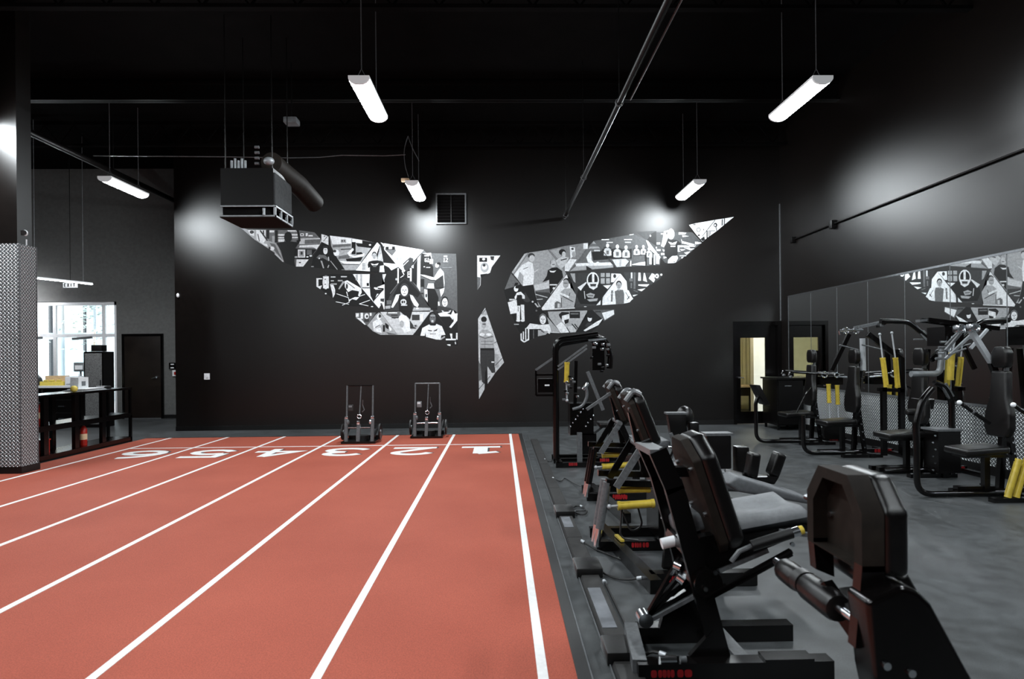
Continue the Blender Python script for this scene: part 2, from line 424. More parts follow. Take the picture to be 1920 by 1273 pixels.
# ---- storefront window, left
w1 = struct('window_1', MB().span((WX0, YL + 0.04, WZ - 0.09), (WX1, YL + 0.16, WZ)).span((WX0, YL + 0.04, 0), (WX1, YL + 0.16, 0.1))
            .span((WX1 - 0.08, YL + 0.04, 0), (WX1, YL + 0.16, WZ)).span((WX0, YL + 0.04, 0), (WX0 + 0.08, YL + 0.16, WZ)), 'white', smooth=0)
for x in (-12.9, -11.75, -10.47): MB().span((x - 0.04, YL + 0.05, 0.1), (x + 0.04, YL + 0.15, WZ - 0.09)).build('mullion', 'white', w1, smooth=0)
for x0, x1 in ((WX0 + .08, -12.94), (-12.86, -11.79), (-11.71, -10.51), (-10.43, WX1 - .08)):
    MB().span((x0, YL + 0.05, 2.17), (x1, YL + 0.15, 2.25)).build('transom_bar', 'white', w1, smooth=0)
    MB().span((x0, YL + 0.09, 0.1), (x1, YL + 0.1, 2.17)).build('pane', 'glass', w1, smooth=0)
    MB().span((x0, YL + 0.09, 2.25), (x1, YL + 0.1, WZ - 0.09)).build('pane', 'glass', w1, smooth=0)
for x in (-10.33, -10.24): MB().cyl((x, YL + 0.02, 1.35), (x, YL + 0.02, 1.62), 0.012).build('door_pull', 'darkframe', w1)
for x in (-13.6, -12.3, -11.0): MB().beam((x - 0.25, YL + 0.0, 2.12), (x + 0.25, YL + 0.02, 2.16), 0.05, 0.06).build('door_closer', 'gunmetal', w1)

# ---- brown door, left
DX0, DX1, DZ = -9.88, -8.93, 2.18
d2 = struct('door_2', MB().span((DX0, YL - 0.03, 0.02), (DX1, YL + 0.0, DZ)), 'doorbrown', smooth=0)
mb = MB(); mb.span((DX0 - 0.06, YL - 0.05, 0), (DX0, YL, DZ + 0.06)); mb.span((DX1, YL - 0.05, 0), (DX1 + 0.06, YL, DZ + 0.06)); mb.span((DX0, YL - 0.05, DZ), (DX1, YL, DZ + 0.06))
mb.build('door_frame', 'metal', d2, smooth=0)
mb = MB(); mb.cyl((DX1 - 0.1, YL - 0.03, 1.09), (DX1 - 0.1, YL - 0.085, 1.09), 0.025); mb.cyl((DX1 - 0.1, YL - 0.085, 1.09), (DX1 - 0.22, YL - 0.085, 1.065), 0.012)
mb.build('lever_handle', 'chrome', d2)
MB().span((DX0, YL - 0.06, 0), (DX1, YL, 0.02)).build('threshold', 'gunmetal', d2, smooth=0)

# ---- glazed door, right
d1 = struct('door_1', MB().span((5.27, YW + 0.05, 0.01), (5.385, YW + 0.095, 2.2)).span((5.95, YW + 0.05, 0.01), (6.2, YW + 0.095, 2.2))
            .span((5.385, YW + 0.05, 1.925), (5.95, YW + 0.095, 2.2)).span((5.385, YW + 0.05, 0.01), (5.95, YW + 0.095, 0.28)), 'metal', smooth=0)
mb = MB(); mb.span((5.2, YW - 0.02, 0), (5.27, YW + 0.12, 2.29)); mb.span((6.2, YW - 0.02, 0), (6.27, YW + 0.12, 2.29)); mb.span((5.27, YW - 0.02, 2.2), (6.2, YW + 0.12, 2.29))
mb.build('door_frame', 'metal', d1, smooth=0)
MB().span((5.385, YW + 0.068, 0.28), (5.95, YW + 0.076, 1.925)).build('pane', 'glass', d1, smooth=0)
mb = MB(); mb.cyl((5.325, YW + 0.05, 1.04), (5.325, YW - 0.01, 1.04), 0.022); mb.cyl((5.325, YW - 0.01, 1.04), (5.43, YW - 0.01, 1.035), 0.011)
mb.build('lever_handle', 'chrome', d1)
# the lit room behind it
struct('wall_office_back', MB().span((3.2, 17.2, 0), (8.5, 17.4, 3.0)), 'yellowwall', smooth=0)
struct('wall_office_left', MB().span((3.2, YW + 0.2, 0), (3.3, 17.2, 3.0)), 'yellowwall', smooth=0)
struct('wall_office_right', MB().span((8.4, YW + 0.2, 0), (8.5, 17.2, 3.0)), 'palewall', smooth=0)
struct('wall_office_pier', MB().span((6.43, 15.4, 0), (8.4, 15.6, 3.0)), 'palewall', smooth=0)
struct('ceiling_office', MB().span((3.2, YW + 0.2, 2.9), (8.5, 17.4, 3.0)), 'palewall', smooth=0)
ol = tag(MB().span((5.2, 14.6, 2.86), (6.4, 15.2, 2.9)).build('ceiling_light', 'warmlamp', smooth=0), 'warm ceiling panel light in the room behind the glazed door', 'light')
cu = thing('curtain', 'pale yellow pleated curtain seen through the glazed door', 'curtain', (6.6, 17.1, 0))
pts = [(5.6 + 0.03 * i, 17.1 + 0.012 * math.sin(i * 1.7), 0) for i in range(50)]
mb = MB()
for a, b in zip(pts[:-1], pts[1:]): mb.add([(a[0], a[1], .7), (b[0], b[1], .7), (b[0], b[1], 2.7), (a[0], a[1], 2.7)], [(0, 1, 2, 3)])
mb.build('cloth', 'yellowwall', cu); MB().cyl((5.5, 17.1, 2.7), (7.15, 17.1, 2.7), 0.015).span((5.5, 17.1, 2.69), (5.53, 17.2, 2.71)).span((7.1, 17.1, 2.69), (7.13, 17.2, 2.71)).build('rail', 'gunmetal', cu)
dk = thing('office_desk', 'low brown desk seen through the glazed door', 'desk', (6.3, 16.4, 0))
MB().span((5.7, 16.0, 0.68), (6.9, 16.7, 0.72)).build('desk_top', 'cream', dk, smooth=0)
for x in (5.75, 6.85):
    for y in (16.05, 16.65): MB().span((x - .03, y - .03, 0), (x + .03, y + .03, .68)).build('leg', 'darkgrey', dk, smooth=0)
MB().span((6.0, 16.1, 0.45), (6.6, 16.6, 0.68)).build('drawer', 'doorbrown', dk, smooth=0)

# ---- outside, beyond the storefront
struct('ground_outside', MB().span((-30, YL + 0.2, -0.15), (-4, 30, -0.02)), 'outground', smooth=0)
fb = thing('building', 'pale building with glazed bays seen through the storefront window', 'building', (-15, 23, 0))
MB().span((-30, 24.0, 0), (-6, 24.3, 7)).build('wall', 'facade', fb, smooth=0)
for i, x in enumerate((-22.4, -20.6, -18.9, -17.6, -16.3, -15.1)):
    MB().span((x - 0.35, 23.85, 0.3), (x + 0.35, 24.0, 2.35)).build('window_panel', 'facadetint' if i % 2 == 0 else 'facade', fb, smooth=0)
    MB().span((x - 0.35, 23.85, 2.6), (x + 0.35, 24.0, 5.2)).build('window_panel', 'facadewood' if i % 3 == 1 else 'facade', fb, smooth=0)
    f = MB(); f.span((x + 0.38, 23.8, 0.3), (x + 0.45, 24.0, 2.35)); f.span((x + 0.38, 23.8, 2.6), (x + 0.45, 24.0, 5.2)); f.build('window_frame', 'darkframe', fb, smooth=0)
    MB().span((x - 0.62, 23.7, 0), (x - 0.48, 24.0, 5.4)).build('post', 'facade', fb, smooth=0)
tr = thing('tree', 'pale leafy tree outside the storefront window', 'tree', (-14.0, 21.5, 0))
MB().tube([(-14.0, 21.5, 0), (-14.02, 21.5, 1.4), (-13.95, 21.45, 2.6)], [.07, .05, .03], 8).build('trunk', 'facadewood', tr)
mb = MB(); rr = random.Random(3)
for i in range(420):
    c = Vector((-14.0 + rr.gauss(0, .45), 21.5 + rr.gauss(0, .45), 3.3 + rr.gauss(0, .75))); a = rr.random() * 6.3
    u = Vector((math.cos(a), math.sin(a), rr.uniform(-.6, .6))) * .08; w = Vector((-math.sin(a), math.cos(a), rr.uniform(-.6, .6))) * .05
    mb.add([c - u, c - w, c + u, c + w], [(0, 1, 2, 3)])
lf = mb.build('foliage', 'leaf', tr, smooth=0); lf['kind'] = 'stuff'

# ================================================================ THE TRACK
TX1, TX0, TY1, TY0, LW = 0.367, -7.0, 12.28, -6.0, 1.12
rt = tag(MB().span((TX0, TY0, 0.0), (TX1, TY1, 0.012)).build('running_track', 'track', smooth=0), 'brick red six lane indoor running track with white lines', 'track')
for k in range(7):
    x = 0.2 - LW * k
    MB().span((x - 0.026, TY0, 0.012), (x + 0.026, TY1, 0.0145)).build('lane_line', 'line', rt, smooth=0)
for k in range(6):
    MB().span((0.2 - LW * (k + 1) + 0.03, 10.88, 0.012), (0.2 - LW * k - 0.03, 10.93, 0.0145)).build('start_line', 'line', rt, smooth=0)
def strokes(lines, w, z0, z1, cx, cy, flip=True, mb=None):
    """painted digits: each stroke one mitred ribbon"""
    mb = mb or MB(); s = -1 if flip else 1
    for k, ln in enumerate(lines):
        p = [V(x, y, 0) for x, y in ln]; closed = (p[0] - p[-1]).length < 1e-4
        if closed: p = p[:-1]
        else:
            p[0] = p[0] - (p[1] - p[0]).normalized() * w * .3; p[-1] = p[-1] + (p[-1] - p[-2]).normalized() * w * .3
        n = len(p); L, R = [], []
        for i in range(n):
            a = p[(i - 1) % n] if (closed or i) else None; b = p[(i + 1) % n] if (closed or i < n - 1) else None
            d1 = (p[i] - a).normalized() if a is not None else None; d2 = (b - p[i]).normalized() if b is not None else None
            t = ((d1 or d2) + (d2 or d1)).normalized(); nn = V(-t.y, t.x, 0); q = max(.5, abs(nn.dot(V(-(d2 or d1).y, (d2 or d1).x, 0))))
            L.append(p[i] + nn * (w / 2 / q)); R.append(p[i] - nn * (w / 2 / q))
        dz = k * .0002; m = len(mb.v)
        for e in (z0, z1 + dz):
            for q in L + R: mb.v.append(V(cx + s * q.x, cy + s * q.y, e))
        for i in range(n if closed else n - 1):
            j = (i + 1) % n
            mb.f += [[m + 2 * n + n + i, m + 2 * n + n + j, m + 2 * n + j, m + 2 * n + i], [m + i, m + j, m + 2 * n + j, m + 2 * n + i], [m + n + j, m + n + i, m + 3 * n + i, m + 3 * n + j]]
        if not closed: mb.f += [[m, m + 2 * n, m + 3 * n, m + n], [m + n - 1, m + 2 * n - 1, m + 4 * n - 1, m + 3 * n - 1]]
    return mb
def arc(cx, cy, rx, ry, a0, a1, n=10):
    return [(cx + rx * math.cos(math.radians(a0 + (a1 - a0) * i / n)), cy + ry * math.sin(math.radians(a0 + (a1 - a0) * i / n))) for i in range(n + 1)]
DIG = {
    '1': [[(-.03, .30), (-.03, -.33)], [(.03, .30), (.03, -.33)], [(-.17, .22), (0, .33)], [(-.2, -.36), (.2, -.36)]],
    '2': [arc(0, .18, .19, .18, 165, -30) + [(-.2, -.36)], [(-.22, -.36), (.23, -.36)]],
    '3': [arc(0, .19, .18, .17, 155, -80), arc(0, -.18, .21, .19, 80, -155)],
    '4': [[(.08, -.38), (.08, .36)], [(.06, .36), (-.22, -.12), (.24, -.12)]],
    '5': [[(.2, .36), (-.16, .36), (-.18, .06)], arc(-.01, -.14, .2, .22, 130, -155)],
    '6': [arc(0, -.16, .2, .2, 0, 360, 14), arc(.16, -.1, .37, .46, 178, 100, 6)],
}
for k in range(6):
    cx = 0.2 - LW * (k + .5) + 0.03
    dg = [[(x * 1.42, y * .95) for x, y in l] for l in DIG[str(k + 1)]]
    strokes(dg, 0.15, 0.0122, 0.0130, cx + 0.03, 10.25).build('number_shadow', 'lineshadow', rt, smooth=0)
    strokes(dg, 0.15, 0.0131, 0.0155, cx, 10.22).build('lane_number', 'line', rt, smooth=0, label='white painted lane number %d' % (k + 1))
MB().span((TX1, TY0, 0.0), (0.436, TY1 + .05, 0.016)).build('edge_strip', 'rubber', rt, smooth=0)
MB().span((TX0, TY1, 0.0), (0.436, TY1 + .05, 0.014)).build('edge_strip', 'rubber', rt, smooth=0)

# ---- raceway beside the track
rw = thing('floor_raceway', 'low black cable raceway running along the right edge of the track', 'raceway', (0.63, 5.0, 0))
edges = [0.9, 2.0, 3.12, 3.34, 4.35, 4.62, 5.25, 5.95, 6.25, 7.2, 8.0, 8.8, 9.7, 10.6, 11.4]
for i, (a, b) in enumerate(zip(edges[:-1], edges[1:])):
    short = (b - a) < 0.32
    if short: MB().pad((.63, (a + b) / 2, .035), (.19, b - a - .01, .07), None, .012, 2).build('outlet_box', 'rubber', rw)
    else:
        MB().prism([(.555, a + .004, 0), (.705, a + .004, 0), (.69, a + .004, .03), (.57, a + .004, .03)], (0, b - a - .008, 0)).build('cover_plate', 'darkgrey', rw, smooth=0)
for a, b in ((3.5, 4.1), (5.55, 5.9)):
    MB().span((.575, a, .03), (.66, b, .033)).build('tape_strip', 'tape', rw, smooth=0, label='worn grey tape on the raceway cover')
struct('trim_2', MB().span((.436, -6, 0), (.444, TY1, .018)).span((.548, -6, 0), (.553, TY1, .012)), 'gunmetal', smooth=0)
def cable(pts, label, r=.008, m='rubber'):
    pts = fillet(pts, .25, 5)
    o = tag(MB().tube(pts, r, 6).build('power_cable', m, loc=pts[0]), label, 'cable')
    for a, b in ((pts[0], pts[1]), (pts[-1], pts[-2])):
        a, b = Vector(a), Vector(b); d = (b - a).normalized()
        MB().cyl(a + d * .01, a + d * .045, r * 1.7, 10).build('plug', 'brightsteel', o)
    return o
cable([(.66, 5.1, .05), (.75, 5.0, .012), (.9, 4.75, .012), (1.0, 4.55, .03)], 'black cable from raceway to the base of the hip machine with two gold cylinders')
cable([(.66, 4.5, .06), (.74, 4.4, .012), (.85, 4.28, .012), (.98, 4.22, .05)], 'black cable with silver plugs beside the raceway, next to the tilted leg machine base')
cable([(.68, 3.23, .06), (.72, 3.15, .03), (.76, 3.08, .1), (.82, 3.02, .1)], 'nearest cable, plugged into the outlet box at the front')
cable([(.70, 6.1, .03)] + [(.80 + .07 * math.cos(t), 6.2 + .18 * math.sin(t), .012 + .004 * t / 6) for t in [i * .6 for i in range(24)]], 'coiled black cable lying beside the raceway', .006)
cable([(.66, 7.8, .03), (.74, 7.6, .012), (.82, 7.9, .012), (.9, 7.5, .012), (.96, 7.1, .05)], 'wavy grey cable on the floor behind the far hip machine', .006)
cable([(.715, 4.28, .012), (.72, 4.0, .010), (.725, 3.6, .010), (.72, 3.32, .012)], 'long straight black cable lying along the right side of the raceway', .009)
cable([(.66, 9.2, .03), (.72, 9.0, .012), (.78, 9.25, .012), (.82, 9.1, .05)], 'thin cable at the foot of the tall chest press machine', .006)

# ================================================================ COLUMN AND LEFT FIXED THINGS
co = thing('column', 'square column clad in silver tread plate below black paint at the left edge', 'column', (-7.0, 8.85, 0))
MB().span((-7.5, 8.68, 3.1), (-6.7, 8.95, ZC)).build('shaft', 'wall', co, smooth=0, label='black painted upper shaft')
MB().span((-7.52, 8.645, 0), (-6.64, 8.99, 0.11)).build('plinth', 'rubber', co, smooth=0)
MB().span((-7.5, 8.65, 0.11), (-6.66, 8.98, 3.2)).build('core', 'gunmetal', co, smooth=0)
MB().span((-7.5, 8.64, 0.11), (-6.652, 8.65, 3.205)).build('tread_plate', 'plate_xz', co, smooth=0, label='front tread plate sheet')
MB().span((-6.66, 8.65, 0.11), (-6.65, 8.965, 3.205)).build('tread_plate', 'plate_yz', co, smooth=0, label='side tread plate sheet')
for y in (8.64, 8.955): MB().span((-6.655, y, 0.11), (-6.643, y + .014, 3.208)).build('corner_trim', 'gunmetal', co, smooth=0)
ca = thing('security_camera', 'small white security camera on a stub pole above the clad column', 'camera', (-6.72, 8.85, 3.2))
MB().cyl((-6.72, 8.85, 3.2), (-6.72, 8.85, 3.30), .025).build('stub_pole', 'white', ca)
MB().cyl((-6.72, 8.85, 3.28), (-6.75, 8.85, 3.37), .012).build('bracket', 'gunmetal', ca)
MB().ball((-6.735, 8.83, 3.39), (.06, .06, .055)).build('housing', 'white', ca)
MB().cyl((-6.70, 8.8, 3.385), (-6.675, 8.765, 3.38), .035).build('lens', 'rubber', ca)

def board_mark(name, px0, py0, px1, py1, Y, th, m, parent=None, label=None):
    a, b = P(px0, py0, Y), P(px1, py1, Y)
    return MB().span((a.x, Y - th, b.z), (b.x, Y, a.z)).build(name, m, parent, smooth=0, label=label) if parent is not None else MB().span((a.x, Y - th, b.z), (b.x, Y, a.z))
sw = thing('light_switch', 'white light switch plate on the black back wall below left wing', 'switch', P(388, 706, YW))
board_mark('plate', 383, 700, 393.5, 711.5, YW, .01, 'white', sw); board_mark('rocker', 386.5, 703.5, 390, 708, YW - .01, .008, 'paper', sw)
kp = thing('card_reader', 'black card reader with two silver labels beside brown door', 'reader', P(325, 686, YL))
board_mark('body', 318.5, 680, 331.5, 692, YL, .05, 'metal', kp)
for y in (682, 688.5): board_mark('label_strip', 320, y, 326, y + 2, YL - .05, .006, 'paper', kp)
fa = thing('fire_alarm', 'red and white fire alarm pull station below the card reader', 'alarm', P(329, 699, YL))
board_mark('body', 325, 694, 333, 705, YL, .05, 'white', fa); board_mark('handle', 327, 697, 331.5, 702.5, YL - .05, .02, 'redpaint', fa)
sn = thing('wall_sensor', 'tiny white sensor on the outer corner of the back wall', 'sensor', P(334, 554, YW))
MB().ball(P(333.5, 554, YW - .02) + V(-.0, 0, 0), (.03, .03, .05), 10, 6).build('dome', 'white', sn)
vt = thing('wall_vent', 'black louvred wall vent with pale frame high on the back wall', 'vent', P(846, 394, YW))
a, b = P(820, 366, YW), P(872, 418, YW)
MB().span((a.x, YW - .02, b.z), (b.x, YW, a.z)).build('grille_back', 'ceiling', vt, smooth=0)
mb = MB(); mb.span((a.x - .03, YW - .05, b.z - .03), (b.x + .03, YW, b.z)); mb.span((b.x, YW - .05, b.z), (b.x + .03, YW, a.z)); mb.span((a.x - .03, YW - .05, b.z), (a.x, YW, a.z)); mb.span((a.x - .03, YW - .05, a.z), (b.x + .03, YW, a.z + .03))
mb.build('frame', 'gunmetal', vt, smooth=0)
for k in range(9):
    z = b.z + (a.z - b.z) * (k + .5) / 9
    MB().beam((a.x, YW - .03, z), (b.x, YW - .03, z), .05, .006, (0, .6, 1)).build('louvre', 'ceiling', vt, smooth=0)
MB().span(((a.x + b.x) / 2 - .01, YW - .055, b.z), ((a.x + b.x) / 2 + .01, YW - .045, a.z)).build('divider', 'steelblack', vt, smooth=0)

# ================================================================ MIRROR, WAINSCOT, CONDUIT
mi = thing('wall_mirror', 'long wall mirror of tall panels on the right wall reflecting the mural', 'mirror', (XW, 8.0, .9))
ys = [13.16 - .953 * k for k in range(13)]
for y1, y0 in zip(ys[:-1], ys[1:]):
    MB().span((XW - .012, y0 + .006, .90), (XW - .004, y1 - .006, 2.79)).build('mirror_panel', 'mirror', mi, smooth=0)
    MB().span((XW - .014, y0 - .006, .90), (XW - .002, y0 + .006, 2.79)).build('seam_strip', 'gunmetal', mi, smooth=0)
MB().span((XW - .022, ys[-1], 2.785), (XW, 13.17, 2.815)).build('top_channel', 'chrome', mi, smooth=0)
MB().span((XW - .018, 13.16, .9), (XW, 13.172, 2.815)).build('end_channel', 'gunmetal', mi, smooth=0)
wp = struct('trim_3', MB().span((XW - .02, 1.7, .86), (XW, 13.2, .895)), 'gunmetal', smooth=0)
for k in range(9):
    MB().span((XW - .012, 13.2 - 1.22 * (k + 1) + .004, .12), (XW - .002, 13.2 - 1.22 * k - .004, .86)).build('tread_plate', 'plate_yz', wp, smooth=0)
struct('baseboard_right', MB().span((XW - .014, 1.7, 0), (XW, 13.2, .12)), 'rubber', smooth=0)
cd = thing('wall_conduit', 'black conduit with two junction boxes high on the right wall', 'conduit', (XW, 9, 3.98))
MB().cyl((XW - .03, 12.86, 3.98), (XW - .03, 0.5, 3.98), .016).build('pipe', 'steelblack', cd)
for y, s in ((12.86, .09), (11.32, .11)): MB().pad((XW - .045, y, 3.97), (.09, s, s * 1.4), None, .01, 2).build('junction_box', 'steelblack', cd)

# ================================================================ OVERHEAD
FZ = 4.9
def fixture(x, y, label, wires=True):
    t = thing('pendant_light', label, 'light', (x, y, FZ), 'white wraparound pendant lights')
    hl, hw = .61, .125
    prof = [(-hw, 0.0)] + [(hw * math.sin(a), -.075 * math.cos(a)) for a in [math.radians(d) for d in (-75, -50, -25, 0, 25, 50, 75)]] + [(hw, 0.0)]
    mb = MB(); n = len(prof)
    vs = [(x + u, yy, FZ + w) for yy in (y - hl + .03, y + hl - .03) for u, w in prof]
    mb.add(vs, [(i, i + 1, n + i + 1, n + i) for i in range(n - 1)]); mb.build('lens', 'lamp', t)
    MB().span((x - hw, y - hl, FZ), (x + hw, y + hl, FZ + .03)).build('housing', 'lampend', t, smooth=0)
    for s in (-1, 1):
        yy = y + s * (hl - .015)
        MB().prism([(x + u, yy - .015, FZ + w) for u, w in prof], (0, .03, 0)).build('end_cap', 'lampend', t, smooth=0)
        yw = y + s * .45
        MB().cyl((x, yw, FZ + .18), (x, yw, ZC), .006, 6).build('suspension_wire', 'gunmetal', t)
        m2 = MB(); m2.cyl((x - .08, yw, FZ + .03), (x, yw, FZ + .18), .004, 5); m2.cyl((x + .08, yw, FZ + .03), (x, yw, FZ + .18), .004, 5)
        m2.build('hanger', 'gunmetal', t)
    return t
fixture(-1.64, 7.92, 'front left pendant light, nearest of the two over the red track')
fixture(3.93, 7.92, 'front right pendant light above the machines, biggest at upper right')
fixture(-1.64, 12.3, 'rear pendant light close to the wall vent above the left wing')
fixture(3.88, 12.3, 'rear pendant light close to the back wall above the right wing tip')
fixture(-7.18, 11.95, 'far left pendant light above the equipment rack')
for x, y, where in ((-7.18, 7.92, 'just in front of the clad column'), (-7.18, 3.5, 'over the left track edge, level with the nearest machines'), (-1.64, 3.5, 'one row nearer than the front left light'),
                    (3.93, 3.5, 'one row nearer than the front right light'), (-7.18, -.9, 'behind the viewer, left'), (-1.64, -.9, 'right behind the viewer, middle'),
                    (3.93, -.9, 'right behind the viewer, mirror side')):
    fixture(x, y, 'pendant light out of frame ' + where)
sp = thing('sprinkler_pipe', 'long black sprinkler pipe slanting across the upper right of the ceiling', 'pipe', (1.46, 8, 4.6))
MB().cyl((1.46, -7.9, 4.6), (1.46, 13.4, 4.6), .034, 12).build('main_pipe', 'steelblack', sp)
MB().cyl((1.57, -7.9, 4.59), (1.57, 7.2, 4.59), .010, 8).build('side_conduit', 'gunmetal', sp)
for y in (3.4, 7.3, 10.4, 13.2):
    m2 = MB(); m2.tube([(1.46 + .045 * math.cos(a), y, 4.6 + .045 * math.sin(a)) for a in [i * math.pi / 5 for i in range(11)]], .009, 6, False); m2.build('clamp', 'gunmetal', sp)
    MB().cyl((1.46, y, 4.645), (1.46, y, ZC), .006, 6).build('hanger_rod', 'steelblack', sp)
MB().cyl((1.46, 13.4, 4.6), (1.46, 13.4, 4.56), .022).build('sprinkler_head', 'gunmetal', sp)
p2 = thing('ceiling_pipe', 'dark round pipe running back under the ceiling at upper left', 'pipe', (-8.04, 10, 5.5))
MB().cyl((-8.04, -7.9, 5.5), (-8.04, 16.4, 5.5), .06, 12).build('pipe_run', 'steelblack', p2)
for y in (3.0, 8.0, 13.0): MB().cyl((-8.04, y, 5.55), (-8.04, y, ZC), .008, 6).build('hanger_rod', 'steelblack', p2)
p3 = tag(MB().tube([P(x, y, 10.6) for x, y in ((175, 292), (300, 293), (420, 294), (545, 296), (600, 295), (640, 291), (720, 292), (760, 290))], .008, 6).build('sagging_wire', 'gunmetal', loc=P(545, 296, 10.6)), 'thin pale wire strung across the dark ceiling left of the rear light', 'wire')
p4 = thing('ceiling_vent_hood', 'small grey ceiling speaker hanging in the dark above the heater', 'speaker', P(547, 228, 10.5))
MB().pad(P(547, 228, 10.5), (.22, .22, .1), None, .02, 2).build('housing', 'galv', p4); MB().cyl(P(547, 228, 10.5), P(547, 228, 10.5) + V(0, 0, 1.0), .008, 6).build('drop_rod', 'steelblack', p4)
p4.name = 'ceiling_speaker'
cl = thing('lamp_wiring', 'looped black wiring feeding the rear light near the wall vent', 'wiring', P(762, 300, 12.3))
MB().tube(fillet([P(765, 255, 12.3), P(757, 280, 12.3), P(759, 310, 12.3), P(766, 332, 12.3)], .2), .008, 6).build('loop', 'gunmetal', cl)
MB().tube(fillet([P(765, 255, 12.3), P(772, 275, 12.3), P(786, 302, 12.3)], .2), .008, 6).build('loop', 'gunmetal', cl)
MB().pad(P(760, 338, 12.3), (.16, .1, .07), None, .015, 2).build('connector', 'cream', cl)

# heater / cooler box
hx0, hx1, hy0, hy1, hz0 = -4.03, -3.25, 9.0, 9.75, 3.63
he = thing('unit_heater', 'black boxy unit heater hanging in front of the left wing tip', 'heater', (-3.64, 9.4, hz0))
MB().span((hx0, hy0, hz0 + .17), (hx1 - .02, hy1, hz0 + .72)).build('casing', 'steelblack', he, smooth=0)
MB().span((hx1 - .02, hy0 + .02, hz0 + .2), (hx1, hy1 - .02, hz0 + .66)).build('side_panel', 'heaterpanel', he, smooth=0, label='grey side panel')
MB().span((hx0 - .01, hy0 - .01, hz0), (hx1 + .0, hy1 + .01, hz0 + .015)).build('bottom_tray', 'shell', he, smooth=0)
mb = MB()
for z in (hz0 + .012, hz0 + .155): mb.span((hx1 - .02, hy0, z), (hx1 + .015, hy1, z + .025)); mb.span((hx0, hy0 - .015, z), (hx1, hy0 + .01, z + .02))
for y in (hy0, hy0 + .24, hy0 + .49, hy1 - .02): mb.span((hx1 - .02, y, hz0 + .012), (hx1 + .015, y + .02, hz0 + .17))
mb.build('outlet_frame', 'galv', he, smooth=0, label='pale frame of the three side outlets')
for k in range(3):
    y = hy0 + .03 + k * .245
    MB().beam((hx1 - .06, y, hz0 + .1), (hx1 - .06, y + .21, hz0 + .1), .004, .13, (1, 0, .4)).build('outlet_flap', 'ceiling', he, smooth=0)
MB().span((hx0 + .02, hy0 + .02, hz0 + .015), (hx1 - .08, hy1 - .02, hz0 + .17)).build('plenum', 'ceiling', he, smooth=0)
MB().cyl((hx1 - .15, hy0 - .02, hz0 + .03), (hx1 - .15, hy0 - .02, hz0 + .13), .02).build('knob', 'galv', he)
mb = MB(); mb.tube([(hx1 - .12, 9.2, hz0 + .86), (hx1 - .1, 9.5, hz0 + .84), (hx1 + .02, 10.0, hz0 + .75), (hx1 + .1, 10.6, hz0 + .6)], .16, 16); mb.build('flue_duct', 'shell', he)
for k in range(5): MB().cyl((hx0 + .12 + .05 * k, 9.1, hz0 + .72), (hx0 + .12 + .05 * k, 9.1, hz0 + .86 + .03 * (k % 2)), .018).build('fitting', 'galv', he)
for k in range(4): MB().cyl((hx1 - .30, 9.05, hz0 + .8 + .08 * k), (hx1 - .24, 9.05, hz0 + .8 + .08 * k), .022).build('fitting', 'gunmetal', he)
MB().ball((hx1 - .08, 9.0, hz0 + .82), (.08, .06, .06), 12, 8).build('fan_motor', 'galv', he)
for x in (hx0 + .05, hx1 - .05):
    for y in (hy0 + .05, hy1 - .05): MB().cyl((x, y, hz0 + .72), (x, y, ZC), .008, 6).build('hanger_rod', 'steelblack', he)

# strip light and exit sign in the left recess
recess_fill = thing('linear_light', 'added linear light brightening the left recess wall, unseen behind the clad column', 'light', (-12.3, 14.4, 3.3))  # unseen lamp added to brighten the recess wall
MB().span((-13.3, 15.75, 3.28), (-12.0, 15.8, 3.31)).build('housing', 'white', recess_fill, smooth=0); MB().span((-13.3, 15.75, 3.262), (-12.0, 15.8, 3.28)).build('lens', 'strip', recess_fill, smooth=0)
for x in (-13.1, -12.2): MB().cyl((x, 15.775, 3.31), (x, 15.775, ZC), .005, 6).build('suspension_wire', 'gunmetal', recess_fill)
sl = thing('linear_light', 'thin white linear light hanging over the left recess', 'light', (-9.4, 13.5, 3.3))
a, b = V(-9.75, 12.9, 3.31), V(-9.14, 13.98, 3.29)
MB().beam(a, b, .05, .03).build('housing', 'white', sl, smooth=0); MB().beam(a - V(0, 0, .022), b - V(0, 0, .022), .04, .012).build('lens', 'strip', sl, smooth=0)
for t in (.1, .85): q = a.lerp(b, t); MB().cyl(q, (q.x, q.y, ZC), .005, 6).build('suspension_wire', 'gunmetal', sl)
es = thing('exit_sign', 'small white EXIT sign hanging below the linear light', 'sign', P(130, 535, 14.6))
a, b = P(118, 530, 14.6), P(143.5, 539, 14.6)
MB().span((a.x, 14.6, b.z), (b.x, 14.64, a.z)).build('face', 'exitface', es, smooth=0)
mb = MB(); cw = (b.x - a.x) / 4.6; hh = (a.z - b.z) * .33; cz = (a.z + b.z) / 2
LET = {'E': [[(-.8, 1), (-.8, -1)], [(-.8, 1), (.8, 1)], [(-.8, 0), (.6, 0)], [(-.8, -1), (.8, -1)]], 'X': [[(-.8, 1), (.8, -1)], [(-.8, -1), (.8, 1)]],
       'I': [[(0, 1), (0, -1)]], 'T': [[(-.9, 1), (.9, 1)], [(0, 1), (0, -1)]]}
for i, ch in enumerate('EXIT'):
    ox = a.x + cw * (i + .8)
    for (u0, w0), (u1, w1) in LET[ch]:
        mb.beam((ox + u0 * cw * .36, 14.595, cz + w0 * hh), (ox + u1 * cw * .36, 14.595, cz + w1 * hh), .016, .008, (0, 1, 0))
mb.build('lettering', 'darkgrey', es, smooth=0)
MB().cyl(((a.x + b.x) / 2, 14.62, a.z), ((a.x + b.x) / 2, 14.62, ZC), .008, 6).build('stem', 'steelblack', es)
